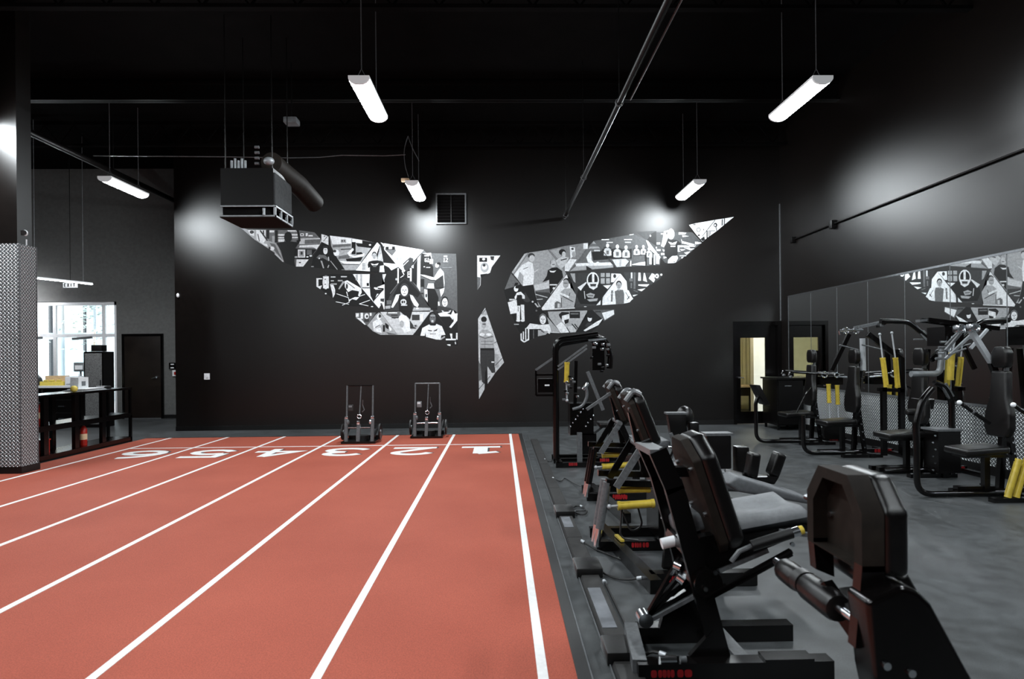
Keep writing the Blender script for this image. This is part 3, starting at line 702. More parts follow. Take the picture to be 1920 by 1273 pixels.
# ================================================================ THE PRINTED WING MURAL (flat print on the back wall)
mu = thing('wall_mural', 'black and white photo collage mural shaped as two wings around a letter K stem', 'mural', P(915, 560, YW))
FR = {'A': (440, 420, 7.955), 'B': (580, 430, 7.956), 'C': (720, 450, 7.956), 'D': (660, 560, 8.727), 'E': (880, 470, 4.39),
      'F': (940, 460, 6.7), 'G': (1060, 420, 7.072), 'H': (1200, 400, 9.795), 'J': (860, 380, 3.183)}
INK = {'w': .80, 'l': .38, 'm': .125, 'd': .032, 'k': .005, 'o': .57}
def el(cx, cy, rx, ry, n=14): return [(cx + rx * math.cos(2 * math.pi * i / n), cy + ry * math.sin(2 * math.pi * i / n)) for i in range(n)]
def rc(x0, y0, x1, y1): return [(x0, y0), (x1, y0), (x1, y1), (x0, y1)]
def ln(x0, y0, x1, y1, w):
    dx, dy = x1 - x0, y1 - y0; L = math.hypot(dx, dy); nx, ny = -dy / L * w / 2, dx / L * w / 2
    return [(x0 + nx, y0 + ny), (x1 + nx, y1 + ny), (x1 - nx, y1 - ny), (x0 - nx, y0 - ny)]
def face(cx, cy, rx, ry, ink='o', hair='k'):
    """printed head: hair cap, face, eyes, mouth"""
    return [(hair, el(cx, cy - ry * .25, rx * 1.12, ry * .95)), (ink, el(cx, cy + ry * .08, rx * .92, ry * .9)),
            ('d', rc(cx - rx * .55, cy - ry * .12, cx - rx * .15, cy + ry * .02)), ('d', rc(cx + rx * .15, cy - ry * .12, cx + rx * .55, cy + ry * .02)),
            ('m', rc(cx - rx * .1, cy + ry * .05, cx + rx * .1, cy + ry * .32)), ('d', rc(cx - rx * .35, cy + ry * .5, cx + rx * .35, cy + ry * .6))]
def cell(fr, outline, bg, feats, label):
    ox, oy, s = FR[fr]; vs, fs, ink = [], [], []
    for k, (c, poly) in enumerate([(bg, outline)] + feats):
        y = YW - .003 - .0003 * k; b = len(vs)
        for u, w in poly: vs.append(P(ox + u / s, oy + w / s, y))
        nz = sum((vs[b + i].x * vs[b + (i + 1) % len(poly)].z - vs[b + (i + 1) % len(poly)].x * vs[b + i].z) for i in range(len(poly)))
        ids = list(range(b, len(vs)))
        fs.append(ids if nz > 0 else ids[::-1]); ink.append(INK[c] if isinstance(c, str) else c)
    org = Vector(mu['_o']); me = bpy.data.meshes.new('photo_panel')
    me.from_pydata([tuple(v - org) for v in vs], [], fs); me.update()
    ca = me.color_attributes.new('ink', 'FLOAT_COLOR', 'CORNER')
    for p, g in zip(me.polygons, ink):
        for li in p.loop_indices: ca.data[li].color = (g * .97, g * .995, g * 1.02, 1)
    me.materials.append(M['print'])
    o = bpy.data.objects.new('photo_panel', me); COL.objects.link(o); o.parent = mu; o['label'] = label
    return o
# ---- left wing
cell('A', [(65, 35), (200, 85), (470, 85), (500, 250), (640, 290), (738, 575), (590, 425), (420, 312), (300, 235)], 'l', [
    ('w', [(200, 90), (290, 90), (290, 180), (230, 165)]), ('d', el(255, 120, 32, 26)), ('w', [(320, 90), (460, 90), (460, 240), (420, 300), (330, 235)]),
    ('d', ln(380, 95, 490, 250, 22)), ('m', ln(345, 150, 370, 260, 16)), ('d', rc(420, 95, 440, 180)), ('w', [(400, 280), (480, 300), (500, 340), (440, 320)]),
    ('m', [(520, 280), (600, 300), (725, 560), (640, 450), (580, 380)]), ('w', el(560, 365, 34, 30)), ('d', el(520, 360, 16, 22)), ('o', ln(600, 440, 725, 560, 20))],
     'leftmost tip panel of the left wing')
cell('A', [(470, 85), (960, 95), (1190, 125), (1250, 190), (1300, 262), (1230, 380), (1105, 530), (1020, 636), (910, 636), (738, 575), (640, 290), (500, 250)], .16, [
    ('w', rc(520, 95, 590, 125)), ('w', rc(640, 150, 745, 175)), ('w', rc(640, 195, 745, 215)), ('w', [(640, 228), (750, 225), (735, 265), (640, 265)]), ('k', rc(470, 88, 515, 220)),
    ('w', [(780, 92), (910, 92), (930, 115), (800, 112)]), ('w', rc(850, 148, 945, 172)), ('w', rc(850, 190, 945, 210)), ('l', [(560, 180), (600, 170), (600, 290), (560, 280)]),
    ('m', [(960, 105), (1150, 130), (1235, 195), (970, 195)]), ('w', rc(980, 140, 1030, 180)), ('w', rc(1060, 135, 1090, 180)), ('w', rc(1100, 165, 1165, 185)), ('d', rc(990, 150, 1018, 170)),
    ('o', [(980, 215), (1270, 208), (1295, 262), (1275, 292), (960, 300)]), ('m', [(1045, 235), (1285, 225), (1275, 290), (1045, 295)]), ('w', [(970, 318), (1272, 305), (1222, 378), (1180, 350), (960, 350)]),
    ('k', [(900, 362), (1222, 378), (1105, 530), (890, 520)]), ('w', rc(943, 380, 1052, 500)), ('l', rc(960, 400, 1035, 485)), ('d', rc(982, 412, 1015, 458)), ('l', rc(890, 480, 935, 505)), ('m', rc(1075, 385, 1150, 460)), ('w', el(1085, 490, 18, 10)), ('w', el(1135, 475, 20, 12)),
    ('w', [(925, 528), (1105, 528), (1022, 634), (915, 634)]), ('d', el(972, 575, 18, 10)),
    ('k', [(602, 92), (640, 92), (645, 275), (598, 275)]), ('k', [(928, 92), (955, 92), (985, 250), (945, 285), (915, 250), (950, 235)]), ('k', el(797, 195, 60, 80)),
    ('k', [(620, 285), (750, 262), (850, 262), (965, 272), (905, 360), (890, 560), (905, 636), (738, 575), (690, 400)])], 'panel of a dark figure with raised arms seen from behind')
cell('B', [(180, 70), (272, 98), (285, 110), (285, 235), (215, 200), (180, 185)], 'w', [('k', ln(275, 95, 210, 180, 8)), ('d', el(228, 102, 10, 8))], 'small white window panel')
cell('B', [(205, 195), (285, 240), (330, 330), (445, 470), (530, 606), (420, 604), (20, 566), (60, 420), (130, 300)], 'k', [
    ('w', el(240, 320, 33, 52)), ('d', rc(205, 255, 275, 280)), ('d', rc(222, 300, 258, 308)), ('m', [(105, 420), (150, 378), (235, 385), (300, 450), (285, 475), (200, 425), (140, 445)]),
    ('w', el(148, 432, 10, 12)), ('l', [(165, 465), (190, 470), (222, 580), (205, 580)]), ('l', [(268, 565), (290, 525), (296, 540), (280, 580)]), ('l', ln(315, 470, 418, 600, 10)), ('o', ln(285, 410, 292, 470, 12)), ('l', rc(28, 548, 66, 562))], 'triangle of a crouching woman')
cell('B', [(305, 92), (630, 130), (790, 160), (980, 198), (688, 612), (535, 612), (425, 445), (325, 250)], 'l', [
    ('w', [(308, 95), (628, 133), (628, 212), (345, 222)]), ('l', rc(470, 150, 550, 200)), ('d', rc(480, 158, 500, 185)), ('d', rc(515, 155, 530, 185)), ('w', [(640, 142), (788, 162), (788, 210), (640, 186)]),
    ('k', [(790, 165), (980, 198), (925, 280), (720, 255), (690, 205), (790, 212)]), ('w', el(905, 232, 17, 11)), ('k', rc(632, 190, 690, 370)), ('m', [(350, 235), (620, 215), (620, 250), (345, 270)]), ('d', ln(470, 300, 620, 290, 14)),
    ('w', el(405, 350, 45, 48)), ('d', el(380, 325, 22, 20)), ('m', [(440, 400), (600, 370), (600, 430), (430, 440)]), ('w', [(565, 355), (650, 275), (664, 305), (605, 370), (680, 400), (825, 355), (815, 395), (680, 428), (590, 392)]),
    ('k', [(545, 440), (800, 410), (765, 472), (560, 478)]), ('k', [(700, 345), (780, 340), (800, 370), (700, 375)]), ('w', [(440, 470), (775, 490), (745, 520), (520, 515)]), ('d', ln(470, 520, 740, 525, 8)), ('l', rc(480, 530, 700, 606)), ('k', [(425, 445), (530, 600), (480, 600), (430, 520)])], 'panel of an athlete lying on a bench')
cell('B', [(1012, 195), (1060, 240), (1100, 455), (1122, 640), (690, 612)], 'w', [
    ('l', rc(790, 500, 835, 608)), ('l', ln(845, 420, 845, 608, 8))] + face(970, 395, 34, 54, 'l', 'd') + [
    ('k', [(885, 482), (945, 465), (1010, 462), (1095, 480), (1115, 520), (1052, 545), (1045, 634), (905, 634), (902, 560), (880, 580), (870, 525)]),
    ('w', [(915, 505), (970, 522), (1035, 503), (1012, 536), (970, 534), (938, 537)]), ('l', rc(950, 550, 1000, 556)), ('o', [(1055, 545), (1115, 535), (1110, 640), (1045, 638)])], 'standing man in a black tee with folded hands')
cell('B', [(650, 668), (1145, 668), (1120, 740), (1118, 1040), (1038, 1178), (960, 1090), (775, 870)], 'w', [
    ('l', rc(690, 675, 725, 760)), ('l', rc(760, 672, 790, 860)), ('k', [(900, 668), (1092, 668), (1085, 850), (975, 875), (1010, 960), (960, 1085), (912, 990), (895, 800)]),
    ('m', rc(785, 862, 910, 880)), ('w', ln(965, 875, 1108, 888, 20)), ('k', [(975, 900), (1118, 895), (1052, 962), (1000, 960)]), ('k', ln(1050, 955, 965, 1055, 14)), ('d', [(1060, 1035), (1118, 1030), (1112, 1085), (1062, 1070)]), ('m', rc(1060, 1100, 1085, 1125)), ('k', rc(855, 800, 890, 842))], 'dark trousers and floor below the standing man')
cell('B', [(102, 720), (200, 680), (340, 664), (640, 668), (760, 870), (965, 1098), (985, 1150), (880, 1150), (480, 1140), (350, 1030), (165, 895), (105, 855)], 'k', [
    ('w', el(245, 790, 48, 105)), ('w', rc(205, 700, 290, 880)), ('m', rc(215, 690, 280, 702)), ('w', [(105, 728), (192, 728), (192, 745), (135, 745), (135, 850), (190, 835), (165, 893), (105, 852)]), ('d', el(238, 745, 12, 8)), ('d', el(238, 820, 12, 8)),
    ('w', [(308, 818), (352, 808), (385, 900), (382, 965), (352, 1022), (345, 960)]), ('w', [(525, 775), (565, 758), (775, 880), (782, 945), (742, 1003), (728, 985), (742, 925), (640, 905), (580, 935), (530, 860)]),
    ('d', ln(560, 790, 680, 880, 10)), ('d', el(560, 850, 16, 40)), ('l', [(430, 890), (500, 772), (530, 782), (450, 895)]), ('w', [(585, 1052), (680, 1010), (745, 1012), (700, 1056), (640, 1040), (600, 1072)]), ('w', ln(555, 930, 575, 1000, 12)),
    ('w', ln(405, 960, 585, 1020, 9)), ('w', ln(585, 1020, 595, 1085, 9)), ('w', ln(395, 1080, 590, 1118, 9)), ('w', ln(490, 1132, 600, 1085, 9)), ('w', ln(740, 1000, 830, 970, 9)), ('w', ln(745, 1112, 905, 1055, 9)), ('w', ln(745, 1112, 880, 1142, 9)),
    ('o', rc(320, 702, 390, 718)), ('o', rc(470, 698, 560, 714)), ('o', rc(320, 760, 365, 775)), ('l', rc(320, 806, 410, 826)), ('l', rc(425, 755, 495, 775)), ('w', el(245, 958, 14, 10)), ('w', el(935, 1152, 18, 7))], 'man working battle ropes')
cell('C', [(-50, 30), (10, 60), (10, 160), (210, 400), (-55, 412), (-105, 300), (-105, 200)], 'k', [('w', [(-52, 34), (10, 60), (10, 130), (-30, 60)]), ('d', rc(-12, 95, 10, 110))], 'dark sliver beside the standing man')
cell('C', [(0, 48), (592, 148), (300, 478), (212, 400), (0, 140)], 'w', [('m', [(15, 145), (120, 235), (180, 160), (160, 95), (25, 100)]), ('k', rc(30, 100, 160, 145)), ('w', rc(70, 100, 120, 135)), ('l', rc(180, 235, 215, 300)), ('l', rc(235, 230, 280, 310))] + face(352, 195, 48, 50, 'w', 'l') + [
    ('d', [(280, 355), (385, 258), (438, 275), (430, 365), (335, 470), (300, 435)]), ('w', ln(290, 380, 365, 305, 10))], 'inverted triangle of a man leaning over')
cell('C', [(-105, 320), (195, 350), (212, 402), (212, 640), (80, 845), (8, 1025), (0, 700), (-100, 650)], 'k', [
    ('w', [(-100, 330), (185, 358), (212, 400), (110, 452), (70, 405), (0, 370)]), ('w', rc(200, 420, 220, 645)), ('l', el(185, 585, 16, 18)), ('m', ln(90, 800, 215, 640, 10)), ('w', [(-100, 700), (8, 660), (8, 1020), (0, 1040)])], 'dark torso panel')
cell('C', [(212, 400), (240, 430), (300, 482), (410, 380), (415, 610), (310, 565), (215, 640)], 'k', [('w', rc(350, 470, 412, 560)), ('k', rc(360, 480, 385, 500)), ('k', rc(360, 515, 385, 540)), ('w', rc(388, 420, 412, 615)), ('w', ln(270, 460, 300, 520, 14)), ('w', ln(245, 560, 290, 530, 10)), ('w', [(410, 390), (440, 370), (440, 420), (410, 410)])], 'narrow equipment panel')
J61 = [ln(612, 275, 612, 322, 12), ln(612, 280, 640, 272, 10), ln(612, 322, 640, 322, 10), ln(640, 298, 640, 322, 10), ln(614, 298, 640, 298, 8), ln(660, 268, 660, 325, 14), ln(645, 326, 675, 326, 8)]
J12 = [ln(897, 265, 897, 325, 13), ln(885, 326, 910, 326, 7), ln(920, 268, 945, 268, 9), ln(945, 268, 945, 295, 11), ln(945, 295, 920, 322, 11), ln(918, 325, 955, 325, 9)]
cell('C', [(590, 150), (640, 195), (1075, 205), (1090, 560), (1095, 1090), (1000, 1040), (860, 1010), (700, 1050), (660, 980), (545, 790), (415, 610), (415, 395)], .105, [
    ('k', [(415, 420), (500, 290), (500, 690), (415, 610)]), ('k', [(560, 200), (700, 195), (705, 360), (735, 400), (735, 560), (545, 520), (545, 330)]), ('w', [(500, 272), (542, 225), (540, 770), (492, 690)])] + [('d', el(520, 300 + 30 * i, 6, 5, 6)) for i in range(12)] + [
    ('w', rc(603, 228, 675, 242))] + [('w', q) for q in J61] + [('w', rc(890, 232, 945, 250))] + [('w', q) for q in J12] + [('w', rc(680, 285, 732, 355)), ('w', [(575, 200), (700, 190), (718, 300), (690, 230)]), ('l', ln(870, 412, 1010, 412, 4)), ('w', rc(590, 392, 612, 405)), ('w', rc(630, 404, 690, 414)),
    ('w', el(792, 378, 30, 36)), ('k', el(815, 350, 30, 18)), ('w', [(745, 560), (800, 470), (840, 420), (892, 480), (905, 650), (895, 720), (880, 540), (765, 600)]), ('w', [(542, 515), (600, 520), (745, 558), (765, 595), (700, 592), (580, 540)]),
    ('d', [(770, 598), (882, 520), (895, 705), (770, 720), (740, 660)]), ('w', [(660, 648), (742, 648), (748, 725), (638, 718)]), ('w', [(600, 730), (645, 745), (652, 930), (608, 870)]), ('k', [(652, 725), (762, 735), (812, 850), (792, 1030), (700, 1030), (650, 925)]), ('d', el(630, 830, 14, 30)),
    ('w', [(830, 740), (905, 710), (890, 780), (850, 850), (840, 790)]), ('w', ln(815, 920, 820, 980, 24)), ('k', rc(545, 580, 600, 720)), ('m', rc(545, 700, 590, 790))], 'grey panel of a trainer beside jerseys numbered 61 and 12')
cell('C', [(310, 570), (420, 640), (545, 800), (700, 1010), (690, 1052), (8, 1062), (10, 1010), (90, 830), (215, 655)], 'd', [
    ('k', [(310, 575), (400, 640), (540, 800), (500, 860), (400, 800), (210, 800), (120, 860), (220, 660)])] + face(305, 750, 58, 88, 'w', 'd') + [
    ('w', [(145, 905), (180, 815), (240, 808), (205, 905), (135, 1010), (105, 1005)]), ('w', [(380, 812), (430, 830), (520, 965), (500, 1005), (450, 975), (405, 890)]), ('k', [(225, 815), (270, 845), (345, 850), (385, 808), (425, 1000), (415, 1062), (228, 1062), (215, 920)]),
    ('o', el(290, 925, 46, 44)), ('k', el(275, 925, 14, 20)), ('k', el(305, 922, 12, 18)), ('o', rc(255, 962, 345, 980)), ('l', [(445, 1005), (700, 1012), (690, 1052), (425, 1058)]), ('d', rc(510, 985, 660, 1000)), ('w', rc(480, 1010, 520, 1030)), ('l', [(20, 985), (100, 975), (90, 1022), (20, 1026)]), ('m', rc(40, 900, 110, 960))], 'man in a dark tank top leaning forward')
cell('D', [(462, 218), (790, 214), (1292, 214), (1180, 370), (995, 592), (750, 592)], 'o', [
    ('m', [(575, 216), (790, 216), (795, 300), (690, 330), (560, 262)]), ('w', rc(590, 222, 740, 240)), ('d', rc(640, 260, 750, 280)), ('d', rc(650, 300, 770, 320)), ('k', [(790, 214), (985, 214), (950, 345), (900, 290), (850, 265)]), ('w', el(825, 320, 62, 58)),
    ('w', [(770, 330), (885, 275), (940, 380), (965, 520), (860, 560), (800, 470)]), ('l', el(815, 415, 36, 60)), ('d', rc(980, 262, 1105, 350)), ('w', rc(1120, 255, 1165, 370)), ('d', [(945, 350), (1000, 430), (1055, 490), (950, 490)]), ('l', el(1040, 445, 40, 26)), ('d', el(1040, 445, 18, 14))], 'panel of a bent bare knee and floor')
cell('D', [(55, 230), (395, 224), (250, 440), (60, 322)], 'm', [('w', rc(62, 240, 110, 298)), ('w', rc(140, 230, 180, 330)), ('w', el(240, 285, 36, 46)), ('d', el(245, 290, 18, 22)), ('w', rc(290, 232, 320, 280)), ('d', rc(200, 330, 280, 380)), ('w', [(70, 308), (140, 320), (228, 425), (205, 425)])], 'small crowd panel at the wing edge')
cell('D', [(440, 225), (480, 250), (748, 592), (465, 592), (340, 530), (250, 440), (390, 260)], 'l', [
    ('w', el(440, 300, 34, 48)), ('d', el(455, 285, 20, 30)), ('w', [(340, 385), (400, 345), (470, 350), (505, 405), (430, 465), (350, 490)]), ('m', ln(380, 470, 460, 430, 14)), ('w', [(345, 495), (470, 470), (485, 562), (370, 532)]), ('k', [(540, 390), (605, 440), (595, 505), (550, 470)]), ('k', rc(505, 430, 540, 540)), ('w', [(600, 440), (650, 490), (640, 532), (612, 522)]), ('m', [(560, 545), (740, 585), (600, 588)])], 'triangle of a seated man')
cell('D', [(1302, 190), (1400, 290), (1535, 450), (1545, 640), (1400, 680), (1110, 612), (1000, 592)], 'k', [('l', el(1302, 205, 26, 16))] + face(1320, 315, 55, 88, 'm', 'k') + [('l', rc(1280, 270, 1360, 285)), ('o', rc(1300, 350, 1335, 385)),
    ('w', [(1118, 606), (1150, 480), (1262, 420), (1285, 440), (1365, 440), (1382, 412), (1470, 450), (1530, 590), (1460, 602), (1450, 672), (1380, 668), (1212, 625), (1200, 560), (1190, 608)]),
    ('k', [(1230, 508), (1310, 520), (1305, 535), (1255, 528)]), ('k', [(1340, 520), (1402, 492), (1385, 522), (1342, 535)]), ('d', rc(1280, 570, 1305, 583)), ('d', rc(1315, 570, 1335, 583)), ('d', rc(1350, 568, 1365, 583)), ('l', ln(1450, 665, 1520, 620, 24))], 'man in a white tee printed with dark wings')
cell('D', [(1395, 255), (1380, 160), (1440, 130), (1600, 150), (1690, 200), (1727, 240), (1727, 765), (1550, 765), (1545, 640), (1535, 450)], 'k', face(1520, 55, 50, 80, 'w', 'k') + [
    ('d', [(1375, 200), (1380, 140), (1450, 125), (1610, 150), (1660, 200), (1440, 230)]), ('w', [(1405, 245), (1480, 222), (1620, 262), (1655, 185), (1690, 260), (1645, 345), (1605, 290), (1445, 292)]), ('w', [(1465, 190), (1540, 215), (1622, 188), (1600, 228), (1540, 248), (1482, 218)]),
    ('k', rc(1490, 205, 1600, 214)), ('w', [(1645, 250), (1727, 238), (1722, 360), (1622, 480), (1590, 465), (1665, 370)]), ('w', [(1600, 570), (1640, 570), (1642, 660), (1620, 655)]), ('w', [(1702, 560), (1727, 560), (1727, 672), (1702, 662)]), ('w', rc(1535, 655, 1700, 680)), ('w', [(1550, 748), (1612, 745), (1612, 775), (1570, 765)]), ('o', ln(1690, 705, 1695, 745, 18))], 'bearded man with crossed arms at the inner edge of the left wing')
# ---- the K stem
cell('E', [(65, 40), (255, 40), (185, 135), (170, 182), (95, 215), (92, 285), (65, 325)], 'w', [('k', rc(82, 58, 146, 92)), ('w', el(118, 70, 12, 10)), ('l', el(125, 138, 34, 42)), ('w', el(125, 135, 20, 22)), ('d', el(122, 120, 12, 12)), ('d', [(172, 46), (205, 46), (200, 80), (178, 76)]), ('k', [(90, 195), (152, 188), (95, 225)]), ('m', [(65, 215), (92, 220), (88, 285), (65, 325)])], 'upper stem panel of the K')
cell('E', [(130, 470), (205, 690), (285, 920), (213, 1005), (182, 1052), (150, 1098), (125, 1140), (80, 1222), (72, 560)], 'o', [
    ('l', [(130, 475), (150, 530), (100, 530)]), ('k', ln(100, 520, 140, 478, 4)), ('k', el(120, 565, 24, 24)), ('l', el(120, 612, 20, 28)), ('d', rc(108, 600, 134, 608)), ('l', [(75, 690), (100, 650), (150, 650), (203, 692), (203, 815), (88, 815), (80, 740)]), ('m', ln(85, 705, 130, 722, 8)), ('m', ln(130, 722, 195, 705, 8)), ('w', el(105, 690, 22, 12)), ('w', el(160, 690, 24, 12)),
    ('m', ln(95, 745, 195, 745, 4)), ('m', ln(95, 770, 195, 770, 4)), ('m', ln(128, 725, 128, 800, 3)), ('k', rc(90, 802, 205, 822)), ('d', [(90, 820), (207, 820), (213, 1003), (185, 1005), (150, 950), (130, 1100), (105, 1080), (90, 960)]), ('w', rc(182, 912, 205, 922)),
    ('k', ln(205, 760, 228, 745, 4)), ('l', rc(208, 850, 240, 960)), ('k', ln(213, 945, 275, 880, 4)), ('k', ln(150, 1060, 172, 1030, 4)), ('m', [(75, 900), (92, 940), (105, 1060), (76, 1070)]), ('k', ln(78, 1140, 120, 1090, 4)), ('k', [(130, 1000), (148, 960), (150, 1098), (125, 1140)])], 'lower stem panel with a bare chested man standing')
# ---- right wing
cell('F', [(130, 340), (290, 105), (338, 92), (152, 358)], 'l', [('o', [(160, 300), (290, 115), (300, 120), (170, 310)])], 'thin slanted strip at the inner edge of the right wing')
cell('F', [(155, 362), (345, 92), (585, 55), (815, 350), (800, 385), (498, 772), (452, 772), (260, 500)], .36, [
    ('l', [(345, 95), (585, 58), (700, 210), (560, 330), (420, 320)]), ('d', [(425, 580), (600, 592), (620, 620), (498, 772), (450, 700)]), ('o', ln(430, 615, 580, 655, 10)), ('o', ln(440, 680, 520, 675, 8)), ('m', [(425, 560), (610, 540), (605, 592), (430, 585)]), ('o', [(405, 500), (560, 470), (600, 430), (600, 540), (430, 570)]),
    ('d', el(375, 130, 44, 34)), ('o', el(385, 165, 34, 44)), ('w', [(158, 372), (255, 250), (340, 200), (392, 222), (412, 320), (402, 492), (275, 512), (270, 480), (280, 385), (230, 330), (205, 420)]), ('m', ln(275, 300, 340, 272, 8)), ('o', [(400, 335), (478, 285), (470, 305), (408, 352)]), ('k', [(265, 512), (402, 492), (422, 600), (470, 768), (400, 740), (330, 640)]),
    ('o', el(650, 232, 34, 48)), ('d', ln(620, 190, 620, 240, 6)), ('m', rc(635, 235, 672, 245)), ('k', [(585, 312), (640, 280), (700, 275), (762, 320), (778, 400), (700, 500), (605, 492), (600, 432), (518, 462), (570, 385)]), ('w', [(600, 315), (645, 322), (690, 315), (662, 342), (620, 338)]), ('w', rc(608, 488, 700, 502)), ('k', [(605, 505), (690, 505), (610, 615)]), ('w', el(660, 540, 16, 14))], 'big panel of two men talking outdoors')
cell('F', [(122, 348), (258, 500), (450, 775), (505, 800), (560, 860), (430, 880), (330, 1000), (180, 990), (90, 780), (30, 560)], 'k', [
    ('m', [(122, 350), (240, 488), (160, 520), (40, 555)]), ('k', [(172, 470), (210, 468), (205, 500), (160, 512)]), ('w', el(185, 547, 28, 36)), ('k', el(200, 525, 26, 18)), ('d', el(325, 650, 58, 66)), ('w', [(165, 650), (195, 595), (245, 582), (295, 632), (295, 672), (262, 668), (262, 630), (200, 640), (178, 690)]), ('k', [(195, 625), (255, 620), (262, 690), (245, 742), (195, 742)]),
    ('w', [(80, 715), (192, 684), (205, 850), (115, 862)]), ('o', rc(100, 672, 170, 692)), ('w', [(195, 758), (237, 758), (232, 960), (192, 955)]), ('k', ln(212, 770, 212, 830, 6)), ('w', [(243, 745), (287, 745), (292, 952), (255, 955)]), ('w', el(212, 945, 26, 14)), ('w', el(268, 945, 26, 14)), ('l', rc(160, 985, 220, 998)), ('o', el(393, 708, 12, 12)), ('m', el(440, 820, 12, 12)), ('o', [(415, 730), (430, 725), (470, 775), (450, 778)])], 'dark panel of a man holding a white box')
cell('F', [(180, 1000), (330, 1000), (430, 880), (575, 870), (740, 1092), (600, 1115), (460, 1142), (350, 1190), (285, 1225), (240, 1190), (240, 1110)], 'k', [
    ('l', [(575, 900), (735, 1085), (640, 1085), (600, 1000)])] + face(522, 930, 42, 62, 'w', 'm') + [('w', [(308, 1045), (360, 980), (480, 998), (600, 990), (632, 1080), (605, 1112), (490, 1050), (345, 1052)]), ('o', ln(610, 1090, 735, 1095, 14)), ('l', [(460, 1062), (590, 1082), (560, 1122), (460, 1142)]), ('d', ln(500, 1075, 540, 1095, 10)),
    ('w', [(240, 1112), (255, 1100), (258, 1178), (285, 1200), (285, 1222), (243, 1192)]), ('w', rc(270, 1082, 284, 1182)), ('w', rc(300, 1040, 314, 1190)), ('w', [(332, 1042), (350, 1042), (350, 1188), (287, 1222), (287, 1205), (334, 1172)]), ('m', rc(400, 1060, 410, 1170))], 'bearded man reaching out above a barred shield')
cell('F', [(820, 365), (870, 430), (940, 640), (925, 792), (515, 815), (505, 790)], 'w', [('k', el(825, 445, 48, 34)), ('k', rc(845, 440, 875, 480)), ('l', el(810, 482, 38, 54)), ('d', rc(785, 470, 830, 478)), ('l', [(735, 592), (800, 540), (885, 540), (938, 622), (932, 692), (912, 785), (760, 792), (745, 650)]), ('d', ln(770, 640, 905, 710, 10)), ('w', ln(735, 600, 850, 650, 26)), ('m', ln(860, 600, 850, 640, 12)), ('m', [(670, 722), (700, 700), (745, 720), (745, 790), (670, 790)]), ('o', rc(705, 730, 735, 785)), ('d', ln(755, 660, 755, 785, 8))], 'triangle of a man with folded arms')
cell('F', [(585, 832), (1078, 818), (1072, 905), (965, 1035), (930, 1092), (745, 1102), (600, 905)], .40, [('l', [(590, 835), (720, 830), (700, 990), (600, 905)]), ('k', rc(858, 832, 988, 915)), ('m', rc(870, 850, 970, 868)), ('k', [(720, 870), (758, 836), (850, 840), (855, 872), (785, 885), (765, 945), (735, 905)]), ('w', [(762, 885), (850, 862), (858, 930), (835, 972), (790, 985), (760, 945)]), ('k', [(788, 940), (852, 922), (842, 972), (800, 988)]), ('w', [(690, 1012), (752, 960), (790, 1000), (862, 1092), (745, 1100)]), ('o', [(815, 1022), (905, 1010), (942, 1082), (868, 1094)]), ('k', ln(885, 985, 945, 1055, 12)), ('k', ln(920, 985, 965, 1045, 12)), ('k', ln(820, 1030, 860, 1095, 10))], 'bearded man in profile')
cell('J', [(770, 645), (795, 640), (865, 700), (862, 712), (790, 772), (700, 772)], 'k', [('w', el(782, 690, 13, 20)), ('k', el(785, 675, 18, 14)), ('d', [(755, 735), (768, 715), (800, 718), (792, 760)]), ('w', [(862, 690), (835, 730), (755, 768), (745, 762), (820, 712)])], 'dark haired woman by the wing edge')
cell('J', [(800, 640), (932, 638), (930, 670), (868, 708)], .10, [('w', [(855, 658), (925, 640), (928, 666), (872, 700)]), ('w', el(880, 668, 14, 12)), ('d', rc(815, 645, 850, 655))], 'small corner panel of the third feather')
cell('G', [(-226, 341), (0, 290), (302, 245), (300, 305), (50, 632), (-10, 628)], .22, [('w', rc(240, 256, 298, 330)), ('l', [(-200, 350), (-60, 320), (-60, 500)]), ('k', el(-40, 372, 46, 40)), ('o', el(-20, 400, 26, 36)), ('o', [(-130, 485), (-40, 425), (50, 445), (0, 545), (-60, 600)]), ('d', ln(-60, 480, 20, 460, 14)), ('w', [(58, 300), (126, 310), (130, 400), (68, 462)]), ('d', el(95, 330, 18, 14)), ('l', el(115, 400, 26, 40)), ('w', [(-5, 545), (62, 462), (152, 470), (42, 626), (-8, 622)]), ('m', [(150, 530), (200, 440), (240, 420), (120, 560)])], 'panel of two women, one holding up a phone')
cell('G', [(375, 222), (470, 330), (640, 545), (640, 580), (52, 634), (270, 340)], 'm', [('l', [(375, 228), (460, 322), (308, 328)]), ('m', [(340, 262), (412, 262), (440, 298), (325, 300)]), ('k', [(350, 372), (510, 350), (560, 470), (372, 482)]), ('o', rc(380, 342, 460, 362)), ('w', [(278, 440), (310, 385), (340, 350), (350, 480), (385, 525), (300, 510)]), ('w', [(130, 520), (600, 508), (632, 545), (142, 560)]), ('w', el(430, 515, 22, 16)), ('l', [(60, 625), (140, 560), (632, 545), (632, 575)]), ('k', [(275, 552), (350, 595), (345, 606), (280, 612)])], 'triangle of a woman at a counter')
CR_ = []
